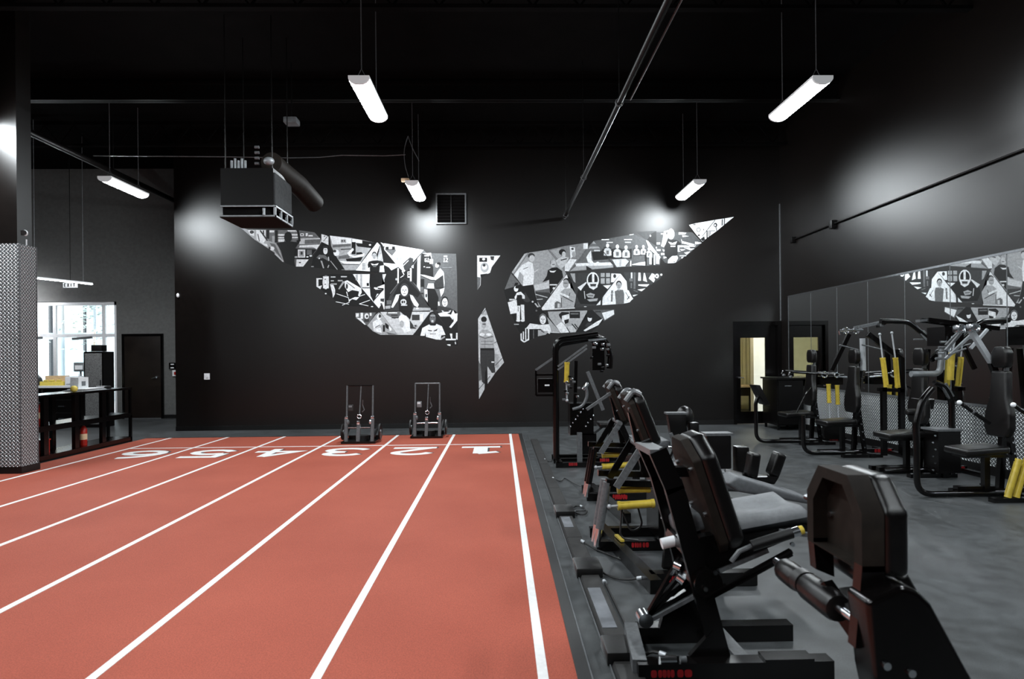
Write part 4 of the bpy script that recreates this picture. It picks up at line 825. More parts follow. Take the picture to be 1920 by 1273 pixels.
for i, (cx, cy, s) in enumerate(((560, 285, 1.1), (690, 300, 1.15), (805, 310, 1.1), (945, 300, .9), (1035, 300, .85), (1110, 330, .9))):
    CR_ += [('d', rc(cx - 46 * s, cy + 20, cx + 46 * s, cy + 130 * s)), ('w', el(cx, cy, 20 * s, 25 * s)), ('o', [(cx - 40 * s, cy + 45 * s), (cx - 15 * s, cy + 28 * s), (cx + 15 * s, cy + 28 * s), (cx + 42 * s, cy + 50 * s), (cx + 30 * s, cy + 125 * s), (cx - 28 * s, cy + 125 * s)]),
            ('m', rc(cx - 14 * s, cy + 60 * s, cx + 16 * s, cy + 105 * s)), ('w', rc(cx - 45 * s, cy + 60 * s, cx - 30 * s, cy + 120 * s)), ('w', rc(cx + 32 * s, cy + 65 * s, cx + 46 * s, cy + 120 * s))]
cell('G', [(378, 222), (480, 208), (905, 132), (1085, 212), (1262, 440), (1250, 545), (660, 575), (640, 545)], .10, [
    ('w', rc(480, 200, 580, 213)), ('w', rc(780, 199, 885, 212)), ('w', [(848, 140), (905, 132), (905, 142), (852, 150)]), ('w', rc(545, 238, 630, 250)), ('o', rc(790, 235, 870, 250)), ('k', rc(490, 330, 880, 460))] + CR_ + [('o', [(620, 472), (800, 460), (850, 500), (795, 562), (680, 572)]), ('k', ln(640, 545, 510, 370, 8)), ('l', [(720, 470), (745, 470), (735, 560), (715, 560)]), ('k', ln(855, 490, 800, 555, 8)), ('w', [(860, 485), (875, 485), (875, 560), (855, 560)]),
    ('w', [(885, 535), (980, 510), (1060, 500), (1060, 550), (885, 545)]), ('w', [(1068, 215), (1095, 222), (1262, 440), (1245, 475), (1190, 400), (1110, 330)]), ('k', rc(1062, 380, 1080, 545)), ('w', rc(1115, 400, 1145, 535)), ('k', rc(1150, 450, 1168, 540)), ('w', rc(1172, 400, 1190, 540)), ('o', rc(1200, 400, 1245, 530))], 'group photo of a gym crowd')
cell('G', [(15, 650), (740, 655), (500, 960), (485, 1070), (122, 1112), (62, 800)], .035, [
    ('k', [(15, 655), (130, 800), (60, 730)]), ('l', [(65, 655), (128, 655), (135, 780), (110, 760)]), ('l', rc(470, 650, 592, 790)), ('d', rc(522, 650, 540, 790)), ('d', rc(465, 702, 600, 718)), ('w', [(610, 655), (735, 660), (640, 772), (605, 772)]), ('d', el(655, 690, 20, 26)),
    ('k', [(180, 850), (270, 770), (450, 780), (530, 830), (560, 870), (480, 1000), (440, 1060), (200, 1060), (150, 950)]), ('w', el(365, 745, 82, 108)), ('k', el(365, 740, 66, 84)), ('w', rc(354, 650, 384, 770)), ('w', [(296, 775), (432, 770), (425, 838), (372, 872), (318, 842)]), ('d', [(328, 795), (412, 792), (402, 828), (335, 830)]), ('o', rc(335, 826, 400, 838)),
    ('w', [(162, 840), (200, 818), (275, 768), (285, 780), (230, 845), (205, 885)]), ('w', [(500, 815), (608, 808), (560, 862)]), ('l', [(275, 935), (330, 912), (392, 932), (372, 982), (300, 972)]), ('d', ln(300, 945, 370, 950, 10)), ('l', [(285, 1000), (432, 985), (420, 1020), (320, 1028)]), ('w', ln(250, 890, 262, 990, 8)), ('w', [(410, 1078), (468, 1008), (465, 1070)]), ('o', el(265, 1095, 18, 6))], 'football player in a striped helmet')
cell('G', [(735, 662), (812, 760), (822, 870), (900, 992), (830, 1045), (770, 1056), (490, 1076), (492, 975)], 'w', [('m', ln(620, 880, 615, 1030, 22))] + face(710, 812, 34, 52, 'l', 'k') + [('w', [(640, 880), (690, 865), (760, 865), (840, 880), (895, 990), (850, 1040), (640, 1050)]), ('m', [(655, 892), (700, 872), (765, 872), (782, 930), (776, 1054), (672, 1062)]), ('l', [(685, 865), (740, 865), (712, 885)]), ('m', ln(800, 905, 850, 990, 8)), ('k', ln(820, 1000, 850, 960, 10)), ('l', ln(600, 940, 640, 900, 10))], 'triangle of a smiling man in a dark vest')
cell('G', [(770, 638), (1235, 650), (1290, 655), (1255, 730), (1110, 822), (960, 935), (902, 990), (828, 870), (815, 765)], .03, [
    ('o', rc(868, 642, 890, 750)), ('m', rc(850, 720, 895, 760)), ('m', rc(905, 642, 930, 860)), ('w', [(970, 645), (996, 645), (1004, 752), (965, 752)]), ('w', [(1040, 650), (1055, 650), (1085, 770), (1030, 750)]), ('w', el(1160, 690, 30, 32)), ('d', el(1158, 690, 12, 14)), ('w', el(1215, 690, 26, 30)), ('d', el(1212, 690, 10, 12)), ('w', el(1272, 672, 14, 14)), ('w', [(1105, 720), (1150, 650), (1190, 740), (1170, 775)]),
    ('w', [(968, 800), (1115, 798), (1080, 832), (968, 818)]), ('w', [(955, 870), (1062, 852), (1012, 892)]), ('w', [(890, 942), (962, 935), (905, 962)]), ('m', rc(865, 780, 885, 850)), ('m', ln(905, 880, 960, 900, 12))], 'equipment rack panel at the end of the second feather')
SH = [('w', rc(385, 365, 440, 385)), ('w', rc(305, 535, 370, 570)), ('w', [(300, 655), (380, 660), (375, 690), (305, 690)]), ('w', [(410, 660), (505, 680), (430, 700)]), ('w', rc(385, 730, 495, 765)), ('w', [(430, 790), (510, 810), (435, 830)]), ('w', el(300, 630, 14, 16)), ('w', [(712, 345), (850, 355), (830, 385), (712, 390)]), ('w', [(775, 400), (900, 418), (780, 435)]), ('w', el(190, 412, 14, 18))]
cell('H', [(-60, 340), (300, 320), (300, 345), (960, 345), (1115, 505), (1140, 540), (1000, 650), (900, 745), (700, 880), (640, 920), (500, 918), (455, 905), (125, 490)], .050, [
    ('k', [(200, 380), (300, 320), (300, 600), (130, 490)])] + SH + [('k', [(450, 500), (520, 470), (680, 490), (760, 560), (700, 600), (690, 760), (520, 850), (450, 760)]), ('w', el(570, 380, 62, 100)), ('m', rc(535, 375, 562, 385)), ('m', rc(585, 375, 612, 385)), ('l', rc(550, 425, 592, 436)), ('w', [(440, 330), (512, 310), (505, 380), (512, 450), (470, 565), (438, 622), (385, 600), (420, 460)]), ('k', rc(480, 345, 500, 385)),
    ('w', [(515, 518), (598, 545), (682, 514), (650, 572), (560, 572)]), ('w', rc(562, 592, 648, 615)), ('w', [(692, 588), (1030, 590), (1000, 612), (720, 622), (722, 690), (750, 700), (695, 705)]), ('w', [(755, 465), (775, 510), (1010, 570), (960, 590), (770, 552)]), ('w', [(800, 630), (900, 625), (1000, 650), (930, 680)]), ('d', rc(915, 620, 980, 645)), ('w', [(735, 655), (840, 665), (760, 690)]), ('w', [(810, 720), (925, 700), (860, 760)]), ('w', [(1012, 520), (1060, 525), (1135, 545), (1060, 565), (1012, 570)]), ('w', rc(725, 772, 850, 785)), ('w', [(755, 805), (805, 800), (770, 832)]),
    ('w', [(510, 915), (520, 850), (590, 785), (680, 780), (700, 820), (660, 900), (620, 912)]), ('m', el(630, 890, 16, 14))], 'bald man with raised arm and winged shirt')
cell('H', [(900, 215), (1010, 185), (1380, 120), (1480, 105), (1725, 65), (1560, 200), (1415, 320), (1250, 435), (1150, 520), (1100, 460), (1035, 390)], 'w', [
    ('m', el(1000, 205, 26, 14)), ('m', el(1075, 300, 46, 50, 5)), ('w', el(1075, 300, 28, 30, 5)), ('k', el(1170, 298, 8, 16)), ('k', rc(1060, 388, 1100, 415)), ('k', ln(1380, 122, 1140, 425, 12)), ('k', [(1110, 470), (1180, 420), (1195, 480), (1150, 515)]), ('k', el(1385, 215, 34, 40)), ('w', el(1380, 218, 16, 20)), ('d', ln(1395, 250, 1410, 320, 14)), ('k', [(1545, 95), (1562, 92), (1556, 205), (1542, 215)]), ('m', [(1500, 112), (1525, 106), (1520, 215), (1495, 232)]),
    ('k', rc(1222, 320, 1242, 465)), ('k', rc(1262, 330, 1275, 420)), ('m', ln(1250, 322, 1380, 322, 12)), ('d', rc(1285, 330, 1298, 395))], 'bright pointed tip of the right wing')
# ================================================================ LEFT: RACK, COUNTER, LOCKER
ra = thing('equipment_rack', 'long black two shelf rack standing beside the track behind the clad column', 'rack', (-7.28, 10.4, 0))
RX0, RX1, RY0, RY1 = -7.52, -7.06, 8.98, 11.92
for nm, z0, z1 in (('bottom_shelf', .03, .10), ('middle_shelf', .47, .56), ('top_board', 1.0, 1.04)):
    MB().span((RX0, RY0, z0), (RX1, RY1, z1)).build(nm, 'metal', ra, smooth=0)
for y in (9.72, 10.42, 11.12):
    for x, w in ((RX1 - .06, .10), (RX0 + .02, .08)): MB().span((x - .02, y - w / 2, .1), (x + .04, y + w / 2, 1.0)).build('post', 'metal', ra, smooth=0)
for x in (RX1 - .04, RX0): MB().span((x, RY1 - .05, .0), (x + .04, RY1, .5)).build('end_leg', 'metal', ra, smooth=0); MB().span((x, RY1 - .05, .56), (x + .04, RY1 - .01, 1.0)).build('end_leg', 'metal', ra, smooth=0)
for x in (RX1 - .06, RX0): MB().span((x, RY0, .1), (x + .05, RY0 + .08, 1.0)).build('end_leg', 'metal', ra, smooth=0)
MB().span((RX0, RY0, .0), (RX1 - .02, RY1, .03)).build('skid', 'rubber', ra, smooth=0)
tag(MB().ball((-7.15, 10.45, 1.094), .055, 16, 10).build('ball', 'yellowbox', loc=(-7.15, 10.45, 1.04)), 'small yellow ball on top of the rack', 'ball')
def stack(px0, px1, y0, y1, z, x0, x1, label):
    t = thing('paper_stack', label, 'papers', ((x0 + x1) / 2, (y0 + y1) / 2, z))
    for k in range(3): MB().box(((x0 + x1) / 2 + .01 * k, (y0 + y1) / 2, z + .008 + .013 * k), (x1 - x0 - .02 * k, y1 - y0 - .03 * k, .012), Matrix.Rotation(.05 * k, 3, 'Z')).build('sheet', 'paper' if k != 1 else 'galv', t, smooth=0)
stack(0, 0, 10.6, 11.25, 1.04, -7.45, -7.12, 'white papers spread over the rack top')
bo = tag(MB().pad((-7.3, 11.45, 1.065), (.16, .22, .05), None, .015, 2).build('glove', 'rubber', loc=(-7.3, 11.45, 1.04)), 'small black item on the far end of the rack top', 'bag')
bo.name = 'black_pouch'
bt = thing('white_box', 'white box with dark marks standing on the rack top before the locker', 'box', (-7.42, 11.0, 1.08))
MB().span((-7.50, 10.87, 1.08), (-7.36, 11.13, 1.27)).build('carton', 'paper', bt, smooth=0); MB().span((-7.359, 10.95, 1.12), (-7.355, 11.05, 1.2)).build('printed_mark', 'galv', bt, smooth=0)
MB().cyl((-7.43, 11.0, 1.27), (-7.43, 11.0, 1.33), .012).build('spout', 'white', bt)
def extinguisher(x, y, z, label, s=1.0):
    t = thing('fire_extinguisher', label, 'extinguisher', (x, y, z))
    MB().tube([(x, y, z), (x, y, z + .01), (x, y, z + .27 * s), (x, y, z + .32 * s), (x, y, z + .335 * s)], [.05 * s, .055 * s, .055 * s, .03 * s, .02 * s], 16).build('tank', 'redpaint', t)
    MB().cyl((x, y, z + .335 * s), (x, y, z + .37 * s), .016 * s).build('valve', 'gunmetal', t)
    m2 = MB(); m2.beam((x - .02, y, z + .375 * s), (x + .07 * s, y, z + .40 * s), .02, .01); m2.beam((x - .02, y, z + .36 * s), (x + .06 * s, y, z + .35 * s), .02, .008); m2.build('lever', 'metal', t)
    MB().tube([(x, y, z + .35 * s), (x - .06 * s, y, z + .33 * s), (x - .07 * s, y, z + .1 * s)], .008, 6).build('hose', 'rubber', t)
    MB().tube([(x, y, z + .1 * s), (x, y, z + .2 * s)], .0557 * s, 16, False).build('label_band', 'cream', t, label='pale label band')
extinguisher(-7.22, 10.78, .10, 'red fire extinguisher standing on the bottom shelf of the rack')
extinguisher(-7.33, 9.92, .56, 'red extinguisher on the middle shelf next to the clad column', .95)
bx = thing('red_bin', 'small red bin on the bottom shelf next to the clad column', 'bin', (-7.33, 9.92, .1))
mb = MB(); mb.prism([(-7.42, 9.83, .10), (-7.24, 9.83, .10), (-7.24, 10.01, .10), (-7.42, 10.01, .10)], (0, 0, .2)); mb.build('tub', 'redpaint', bx, smooth=0)
MB().span((-7.43, 9.82, .30), (-7.23, 10.02, .32)).build('rim', 'redpaint', bx, smooth=0)

ct = thing('counter_cabinet', 'black drawer cabinet with white top in front of the storefront window', 'cabinet', (-10.3, 14.7, 0))
MB().span((-11.6, 14.45, .05), (-9.68, 15.1, .93)).build('carcass', 'darkgrey', ct, smooth=0); MB().span((-11.65, 14.4, .93), (-9.64, 15.12, .975)).build('worktop', 'white', ct, smooth=0)
for i, x in enumerate((-11.5, -10.58)):
    for j, (z0, z1) in enumerate(((.66, .9), (.36, .64), (.08, .34))):
        d = MB().span((x, 14.425, z0), (x + .86, 14.45, z1)).build('drawer', 'metal', ct, smooth=0)
        MB().span((x + .36, 14.40, (z0 + z1) / 2 - .01), (x + .50, 14.425, (z0 + z1) / 2 + .012)).build('handle', 'chrome', d, smooth=0)
        MB().cyl((x + .8, 14.425, z1 - .05), (x + .8, 14.41, z1 - .05), .016).build('lock', 'chrome', d)
lo = thing('locker', 'tall black framed grey panel locker beside the white counter', 'locker', (-9.4, 14.6, 0))
MB().span((-9.62, 14.4, 0), (-9.18, 14.8, 1.76)).build('case', 'metal', lo, smooth=0); MB().span((-9.59, 14.39, .08), (-9.21, 14.4, 1.72)).build('door', 'greypanel', lo, smooth=0)
MB().span((-9.24, 14.37, .95), (-9.22, 14.39, 1.1)).build('handle', 'chrome', lo, smooth=0)
tag(MB().pad((-9.4, 14.6, 1.84), (.24, .2, .15), None, .01, 2).build('black_box', 'rubber', loc=(-9.4, 14.6, 1.76)), 'small black box on top of the locker', 'box')
bn = thing('card_box', 'orange and yellow open card box on the white counter', 'box', (-10.5, 14.7, .975))
MB().span((-10.78, 14.6, .975), (-10.24, 14.85, 1.07)).build('tray', 'yellowbox', bn, smooth=0); MB().span((-10.76, 14.75, 1.07), (-10.26, 14.85, 1.20)).build('back_panel', 'cream', bn, smooth=0)
for k in range(3): MB().cyl((-10.7 + .15 * k, 14.62, 1.09), (-10.6 + .15 * k, 14.62, 1.09), .02).build('roll', 'yellowbox', bn)
pr = thing('printer', 'white desktop printer with grey vents on the counter', 'printer', (-10.0, 14.7, .975))
MB().pad((-10.0, 14.72, 1.08), (.36, .3, .21), None, .015, 2).build('housing', 'white', pr)
for k in range(3): MB().span((-9.92, 14.562, 1.02 + .045 * k), (-9.85, 14.572, 1.045 + .045 * k)).build('vent_slot', 'darkgrey', pr, smooth=0)
MB().span((-10.14, 14.55, 1.0), (-9.97, 14.572, 1.012)).build('paper_tray', 'galv', pr, smooth=0)
mo = thing('label_machine', 'small grey white device on a stand above the printer', 'device', (-10.1, 15.0, .975))
MB().pad((-10.1, 15.0, 1.40), (.26, .12, .22), None, .015, 2).build('housing', 'galv', mo); MB().span((-10.19, 14.93, 1.34), (-10.01, 14.94, 1.44)).build('screen', 'white', mo, smooth=0)
MB().cyl((-10.1, 15.0, .975), (-10.1, 15.0, 1.3), .02).build('stand', 'gunmetal', mo); MB().cyl((-10.1, 15.0, .975), (-10.1, 15.0, .99), .09).build('foot', 'gunmetal', mo); MB().span((-10.21, 14.94, 1.30), (-9.99, 15.06, 1.315)).build('paper_slot', 'darkgrey', mo, smooth=0)
bg = thing('backpack', 'dark grey bag slumped at the left end of the counter', 'bag', (-11.0, 14.7, .975))
MB().soft(MB().prism([(-11.12, 14.6, .975), (-10.84, 14.6, .975), (-10.9, 14.6, 1.15), (-11.05, 14.6, 1.3)], (0, .25, 0)), .03).build('body', 'rubber', bg); MB().tube(fillet([(-10.95, 14.62, 1.1), (-10.88, 14.58, 1.22), (-11.0, 14.6, 1.3)], .05), .012, 6).build('strap', 'darkgrey', bg)

# ================================================================ SLED TOWERS AT THE END OF THE TRACK
def sled(x, y, label, s, bar):
    t = thing('sled_dolly', label, 'sled', (x, y, 0), 'push sled dollies at the end of the track')
    MB().span((x - .32, y - .06, .0145), (x + .30, y + .5, .05)).build('base_plate', 'metal', t, smooth=0)
    for sx in (-1, 1):
        MB().cyl((x + sx * .235, y, .05), (x + sx * .235, y + .1, 1.06), .016, 10).build('upright', 'gunmetal', t)
        MB().beam((x + sx * .235, y - .015, .05), (x + sx * .24, y + .03, .46), .055, .05, (0, 1, 0)).build('leg', 'gunmetal', t, smooth=0)
        MB().pad((x + sx * .235, y + .03, .48), (.06, .05, .05), None, .008, 2).build('collar', 'chrome', t)
        w = MB(); w.tube([(x + sx * .33, y + .2, .2), (x + sx * .355, y + .2, .2)], .15, 20); wo = w.build('wheel', 'rubber', t)
        MB().tube([(x + sx * .325, y + .2, .2), (x + sx * .36, y + .2, .2)], .045, 14).build('hub', 'chrome', wo)
        MB().beam((x + sx * .25, y + .05, .12), (x + sx * .27, y + .45, .3), .03, .04).build('side_brace', 'metal', t, smooth=0)
        MB().ball((x + sx * .20, y - .0, .40), (.028, .03, .045), 10, 8).build('knob', 'chrome' if sx > 0 else 'gunmetal', t)
    MB().cyl((x - .235, y + .1, 1.055), (x + .235, y + .1, 1.055), .014, 10).build('top_bar', 'gunmetal' if bar else 'metal', t)
    MB().cyl((x - .0, y + .04, .55), (x + .02, y + .1, 1.06), .012, 8).build('centre_rod', 'gunmetal', t)
    MB().beam((x - .02, y - .02, .05), (x - .01, y + .02, .36), .06, .06, (0, 1, 0)).build('centre_post', 'gunmetal', t, smooth=0)
    MB().pad((x - .01, y - .01, .39), (.055, .055, .07), None, .01, 2).build('post_cap', 'chrome', t)
    MB().cyl((x - .2, y, .30), (x + .2, y, .30), .013, 10).build('cross_bar', 'chrome', t)
    MB().tube([(x + .035 * math.cos(a), y + .01, .50 + .035 * math.sin(a)) for a in [i * math.pi / 6 for i in range(13)]], .009, 6, False).build('ring', 'chrome', t)
    MB().pad((x - .15, y + .02, .66), (.09, .06, .11), None, .01, 2).build('control_box', 'galv' if bar else 'darkgrey', t); MB().span((x - .185, y - .014, .67), (x - .125, y - .009, .70)).build('display', 'white' if bar else 'galv', t, smooth=0)
    MB().cyl((x + .06, y + .03, .70), (x + .062, y + .03, .80), .008, 8).build('pin', 'chrome', t); MB().tube([(x + .06, y + .03, .70), (x + .09, y + .02, .62), (x + .05, y + .02, .58)], .009, 6).build('hook', 'gunmetal', t)
    MB().cyl((x, y + .25, .05), (x, y + .25, .13), .12, 18).build('weight_disc', 'rubber', t)
    MB().span((x - .3, y + .42, .05), (x + .28, y + .48, .10)).build('rear_rail', 'metal', t, smooth=0)
    return t
sled(-2.56, 11.2, 'left black sled dolly with wheels, standing on the line between lanes three and four', 1, 0)
sled(-1.40, 11.82, 'right black sled dolly with pale top bar and white control box, in lane two', 1, 1)

# ================================================================ SHARED MACHINE PIECES
def lettering(t, x, y, z, w=.2, h=.035, face=(0, -1, 0), m='red'):
    """red maker's lettering, too blurred in the photo to read: a row of soft blobs"""
    mb = MB(); fx, fy, _ = face
    spans = ((0, .14), (.175, .27), (.28, .38), (.39, .47), (.48, .57), (.64, .79), (.82, 1.0))
    for a, b in spans:
        c, hw = (a + b) / 2 - .5, (b - a) / 2
        pts = [(c * w + hw * w * math.copysign(abs(math.cos(q)) ** .6, math.cos(q)), h / 2 * math.copysign(abs(math.sin(q)) ** .6, math.sin(q))) for q in [2 * math.pi * i / 14 for i in range(14)]]
        if fy: mb.prism([(x + u, y, z + v) for u, v in pts], (0, fy * .003, 0))
        else: mb.prism([(x, y + u, z + v) for u, v in pts], (fx * .003, 0, 0))
    return mb.build('red_lettering', m, t, smooth=0, label='row of red lettering')
def bolts(t, pts, r=.011, ax=(0, -1, 0)):
    for p in pts: MB().cyl(p, Vector(p) + Vector(ax) * .012, r, 10).build('bolt', 'chrome', t)
def cylinder(t, p, q, r=.032, rod=None, twin=True):
    p, q = Vector(p), Vector(q)
    c = MB().tube([p, q], r, 14).build('air_cylinder', 'yellow', t, label='yellow air cylinder')
    d = (q - p).normalized(); n = rot_to(d)[0]
    MB().tube([p + d * .02 + n * r * 1.35, q - d * .02 + n * r * 1.35], r * .36, 8).build('side_line', 'yellow', c)
    for e in (p, q): MB().tube([e - d * .012, e + d * .012], r * 1.12, 14).build('end_band', 'yellow', c)
    if rod is not None:
        rod = Vector(rod); a = q if (rod - q).length < (rod - p).length else p
        MB().cyl(a, rod, r * .33, 10).build('piston_rod', 'brightsteel', t); MB().ball(rod, r * .62, 10, 7).build('rod_end', 'brightsteel', t)
    return c
def backrest(t, top, bot, w, th, m='vinyl', cham=.1, shell=True):
    """upholstered back: octagon slab facing +X, tilted from bot to top (points at its middle, back face)"""
    top, bot = Vector(top), Vector(bot); u = (top - bot); L = u.length; u.normalize(); yv = V(0, 1, 0); n = yv.cross(u)
    if n.x < 0: n = -n
    def octo(k, c): hw = w / 2 * k; return [(-hw, c * .6), (-hw + c * .6, 0), (hw - c * .6, 0), (hw, c * .6), (hw, L - c), (hw - c, L), (-hw + c, L), (-hw, L - c)]
    pt = lambda a, b, d: bot + yv * a + u * b + n * d
    if shell: MB().soft(MB().prism([pt(a, b, -.035) for a, b in octo(.96, cham)], n * .045), .008, 2).build('back_shell', 'shell', t)
    MB().soft(MB().prism([pt(a, b, .008) for a, b in octo(1.0, cham)], n * th), .03, 4).build('backrest', m, t)
    if shell:
        for a, b in ((.3, .35), (-.3, .35), (.3, .75), (-.3, .75)): MB().cyl(pt(a * w, b * L, -.033), pt(a * w, b * L, -.05), .012, 10).build('bolt', 'chrome', t)

# ================================================================ RIGHT ROW: FOUR SEATED PRESS MACHINES FACING THE TRACK
def press_machine(Y, label, post_x, pad_top):
    t = thing('press_machine', label, 'machine', (5.4, Y, 0), 'seated air machines along the mirror')
    top = [(post_x, Y, .62)] if not pad_top else [(post_x + .12, Y, .93), (post_x, Y, .76)]
    if Y == 7.9: MB().tube([(5.0, Y, .035), (5.55, Y, .035)], .032, 12).build('floor_tube', 'metal', t)
    else: MB().tube(fillet(top + [(post_x, Y, .035), (5.55, Y, .035)], .17, 7), .032, 12).build('front_post', 'metal', t)
    MB().span((4.95, Y + .02, .02), (6.12, Y + .09, .08)).build('base_rail', 'metal', t, smooth=0)
    MB().span((5.15, Y - .30, .0), (5.75, Y - .22, .05)).build('base_rail', 'metal', t, smooth=0)
    MB().span((5.55, Y - .32, .0), (5.63, Y + .40, .06)).build('cross_foot', 'metal', t, smooth=0)
    MB().span((6.02, Y - .35, .0), (6.10, Y + .42, .06)).build('cross_foot', 'metal', t, smooth=0)
    lettering(t, 5.95, Y + .018, .052, .27, .054)
    sR = Matrix.Rotation(-.06, 3, 'Y')
    MB().pad((5.2, Y, .515), (.48, .36, .075), sR, .03, 3).build('seat', 'vinyl', t)
    MB().span((5.0, Y - .1, .44), (5.5, Y + .1, .475)).build('seat_frame', 'metal', t, smooth=0)
    MB().beam((5.3, Y, .06), (5.3, Y, .46), .06, .06, (0, 1, 0)).build('seat_post', 'metal', t, smooth=0)
    MB().beam((5.62, Y - .05, .05), (5.52, Y - .05, .75), .05, .05, (0, 1, 0)).build('back_post', 'metal', t, smooth=0)
    MB().beam((5.52, Y + .08, .05), (5.64, Y + .08, 1.62), .06, .06, (0, 1, 0)).build('back_post', 'metal', t, smooth=0)
    bolts(t, [(5.60 - .015 * k, Y - .078, .12 + .12 * k) for k in range(6)])
    # pear shaped back and head rest, facing -X
    prof = [(-.13, 0), (.13, 0), (.18, .10), (.17, .26), (.12, .42), (.10, .72), (-.10, .72), (-.12, .42), (-.17, .26), (-.18, .10)]
    MB().soft(MB().prism([(5.50 + .05 * b, Y + a, .65 + b) for a, b in prof], (-.085, 0, .006)), .028, 3).build('backrest', 'vinyl', t)
    MB().soft(MB().prism([(5.545, Y + a, 1.405 + b) for a, b in [(-.08, 0), (.08, 0), (.11, .05), (.11, .17), (.07, .23), (-.07, .23), (-.11, .17), (-.11, .05)]], (-.09, 0, .004)), .028, 3).build('headrest', 'vinyl', t)
    MB().beam((5.54, Y, 1.32), (5.55, Y, 1.45), .04, .03, (0, 1, 0)).build('headrest_stem', 'gunmetal', t, smooth=0)
    return t

tA = press_machine(10.7, 'farthest seated machine by the mirror, with a slanted pad on its front post', 4.5, True)
MB().soft(MB().prism([(4.44, 10.55, 1.03), (4.52, 10.55, 1.03), (4.70, 10.55, .68), (4.61, 10.55, .68)], (0, .3, 0)), .015, 2).build('shin_pad', 'vinyl', tA)
MB().beam((4.6, 10.7, .88), (4.52, 10.7, .80), .05, .05).build('pad_bracket', 'metal', tA, smooth=0)
for dy, z in ((-.12, 1.22), (.14, 1.24)):
    MB().tube(fillet([(5.02, 10.7 + dy, z - .03), (5.06, 10.7 + dy, z + .03), (5.5, 10.7 + dy, z), (6.0, 10.7 + dy, z - .03)], .05), .018, 8).build('press_bar', 'metal', tA)
    MB().foam((5.03, 10.7 + dy - .06, z - .05), (5.10, 10.7 + dy + .05, z - .05), .022, 10).build('hand_grip', 'gunmetal', tA)
MB().span((5.62, 10.6, 1.02), (6.0, 10.9, 1.16)).build('pivot_housing', 'metal', tA, smooth=0)
MB().tube([(5.66 + .05 * math.cos(a), 10.58, 1.2 + .05 * math.sin(a)) for a in [i * math.pi / 6 for i in range(13)]], .014, 6, False).build('pivot_ring', 'chrome', tA)
MB().tube([(5.86 + .04 * math.cos(a), 10.55, 1.19 + .04 * math.sin(a)) for a in [i * math.pi / 6 for i in range(13)]], .013, 6, False).build('pivot_ring', 'chrome', tA)
MB().cyl((5.86, 10.55, 1.17), (6.1, 10.55, 1.15), .016, 8).build('link_rod', 'chrome', tA)
cylinder(tA, (5.66, 10.45, 1.03), (5.67, 10.45, .73), .034, (5.68, 10.45, .44)); cylinder(tA, (5.81, 10.45, 1.01), (5.82, 10.45, .70), .034, (5.83, 10.45, .42))
MB().span((5.60, 10.5, .08), (5.95, 10.56, .40)).build('lower_shroud', 'metal', tA, smooth=0)
MB().tube(fillet([(5.15, 10.55, .55), (5.3, 10.5, .9), (5.45, 10.6, 1.0)], .15), .014, 8).build('seat_lever', 'metal', tA)

tB = press_machine(9.4, 'second seated machine from the back, with two upright yellow cylinders on its mirror side', 4.69, False)
for x in (5.70, 5.97): MB().beam((x, 9.0, .05), (x, 9.0, 1.06), .07, .06, (0, 1, 0)).build('rear_post', 'metal', tB, smooth=0)
MB().beam((5.62, 9.0, 1.03), (6.0, 9.0, 1.01), .06, .05).build('cross_bar', 'metal', tB, smooth=0)
MB().beam((5.98, 9.0, 1.0), (5.98, 9.0, 1.5), .06, .05, (0, 1, 0)).build('rear_post', 'metal', tB, smooth=0)
cylinder(tB, (5.73, 8.98, 1.08), (5.68, 8.98, 1.49), .034, (5.64, 8.98, 1.85)); cylinder(tB, (5.90, 8.98, 1.07), (5.87, 8.98, 1.49), .034, (5.82, 8.98, 1.87))
MB().beam((5.42, 9.4, 1.87), (5.14, 9.4, 1.31), .06, .045, (0, 1, 0)).build('press_arm', 'metal', tB, smooth=0)
MB().beam((5.53, 9.1, 1.86), (6.05, 9.1, 1.46), .075, .05, (0, 1, 0)).build('press_arm', 'metal', tB, smooth=0)
MB().cyl((5.63, 9.4, 1.80), (5.64, 9.4, 1.30), .04, 14).build('white_tube', 'brightsteel', tB, label='pale grey support tube'); MB().cyl((5.64, 9.4, 1.30), (5.62, 9.4, 1.18), .03).build('tube_socket', 'rubber', tB)
for (x, y) in ((5.36, 9.38), (5.52, 9.38)): MB().tube([(x + .045 * math.cos(a), y, 1.92 + .045 * math.sin(a)) for a in [i * math.pi / 6 for i in range(13)]], .014, 6, False).build('bearing_ring', 'chrome', tB)
MB().cyl((5.26, 9.38, 1.92), (5.62, 9.38, 1.93), .02, 8).build('pivot_shaft', 'chrome', tB); MB().cyl((5.26, 9.38, 1.92), (5.27, 9.38, 1.86), .016, 8).build('shaft_hook', 'chrome', tB)
for dy in (-.06, .06): MB().beam((5.42, 9.2 + dy, 1.96), (5.82, 9.2 + dy, 2.04), .03, .04).build('top_link', 'gunmetal', tB, smooth=0)
for a, b in (((5.24, 9.35, 1.70), (5.50, 9.35, 1.63)), ((5.56, 9.3, 1.70), (5.9, 9.2, 1.60))): MB().cyl(a, b, .012, 8).build('link_rod', 'gunmetal', tB)
MB().tube(fillet([(5.35, 8.5, 2.02), (5.75, 8.5, 2.01), (6.02, 8.5, 1.78)], .1), .035, 12).build('lat_handle', 'metal', tB)
MB().beam((5.93, 8.5, 1.86), (6.05, 8.5, 1.72), .08, .05, (0, 1, 0)).build('handle_clamp', 'gunmetal', tB, smooth=0); MB().cyl((5.82, 8.5, 1.76), (5.96, 8.5, 1.76), .012).build('clamp_pin', 'gunmetal', tB)
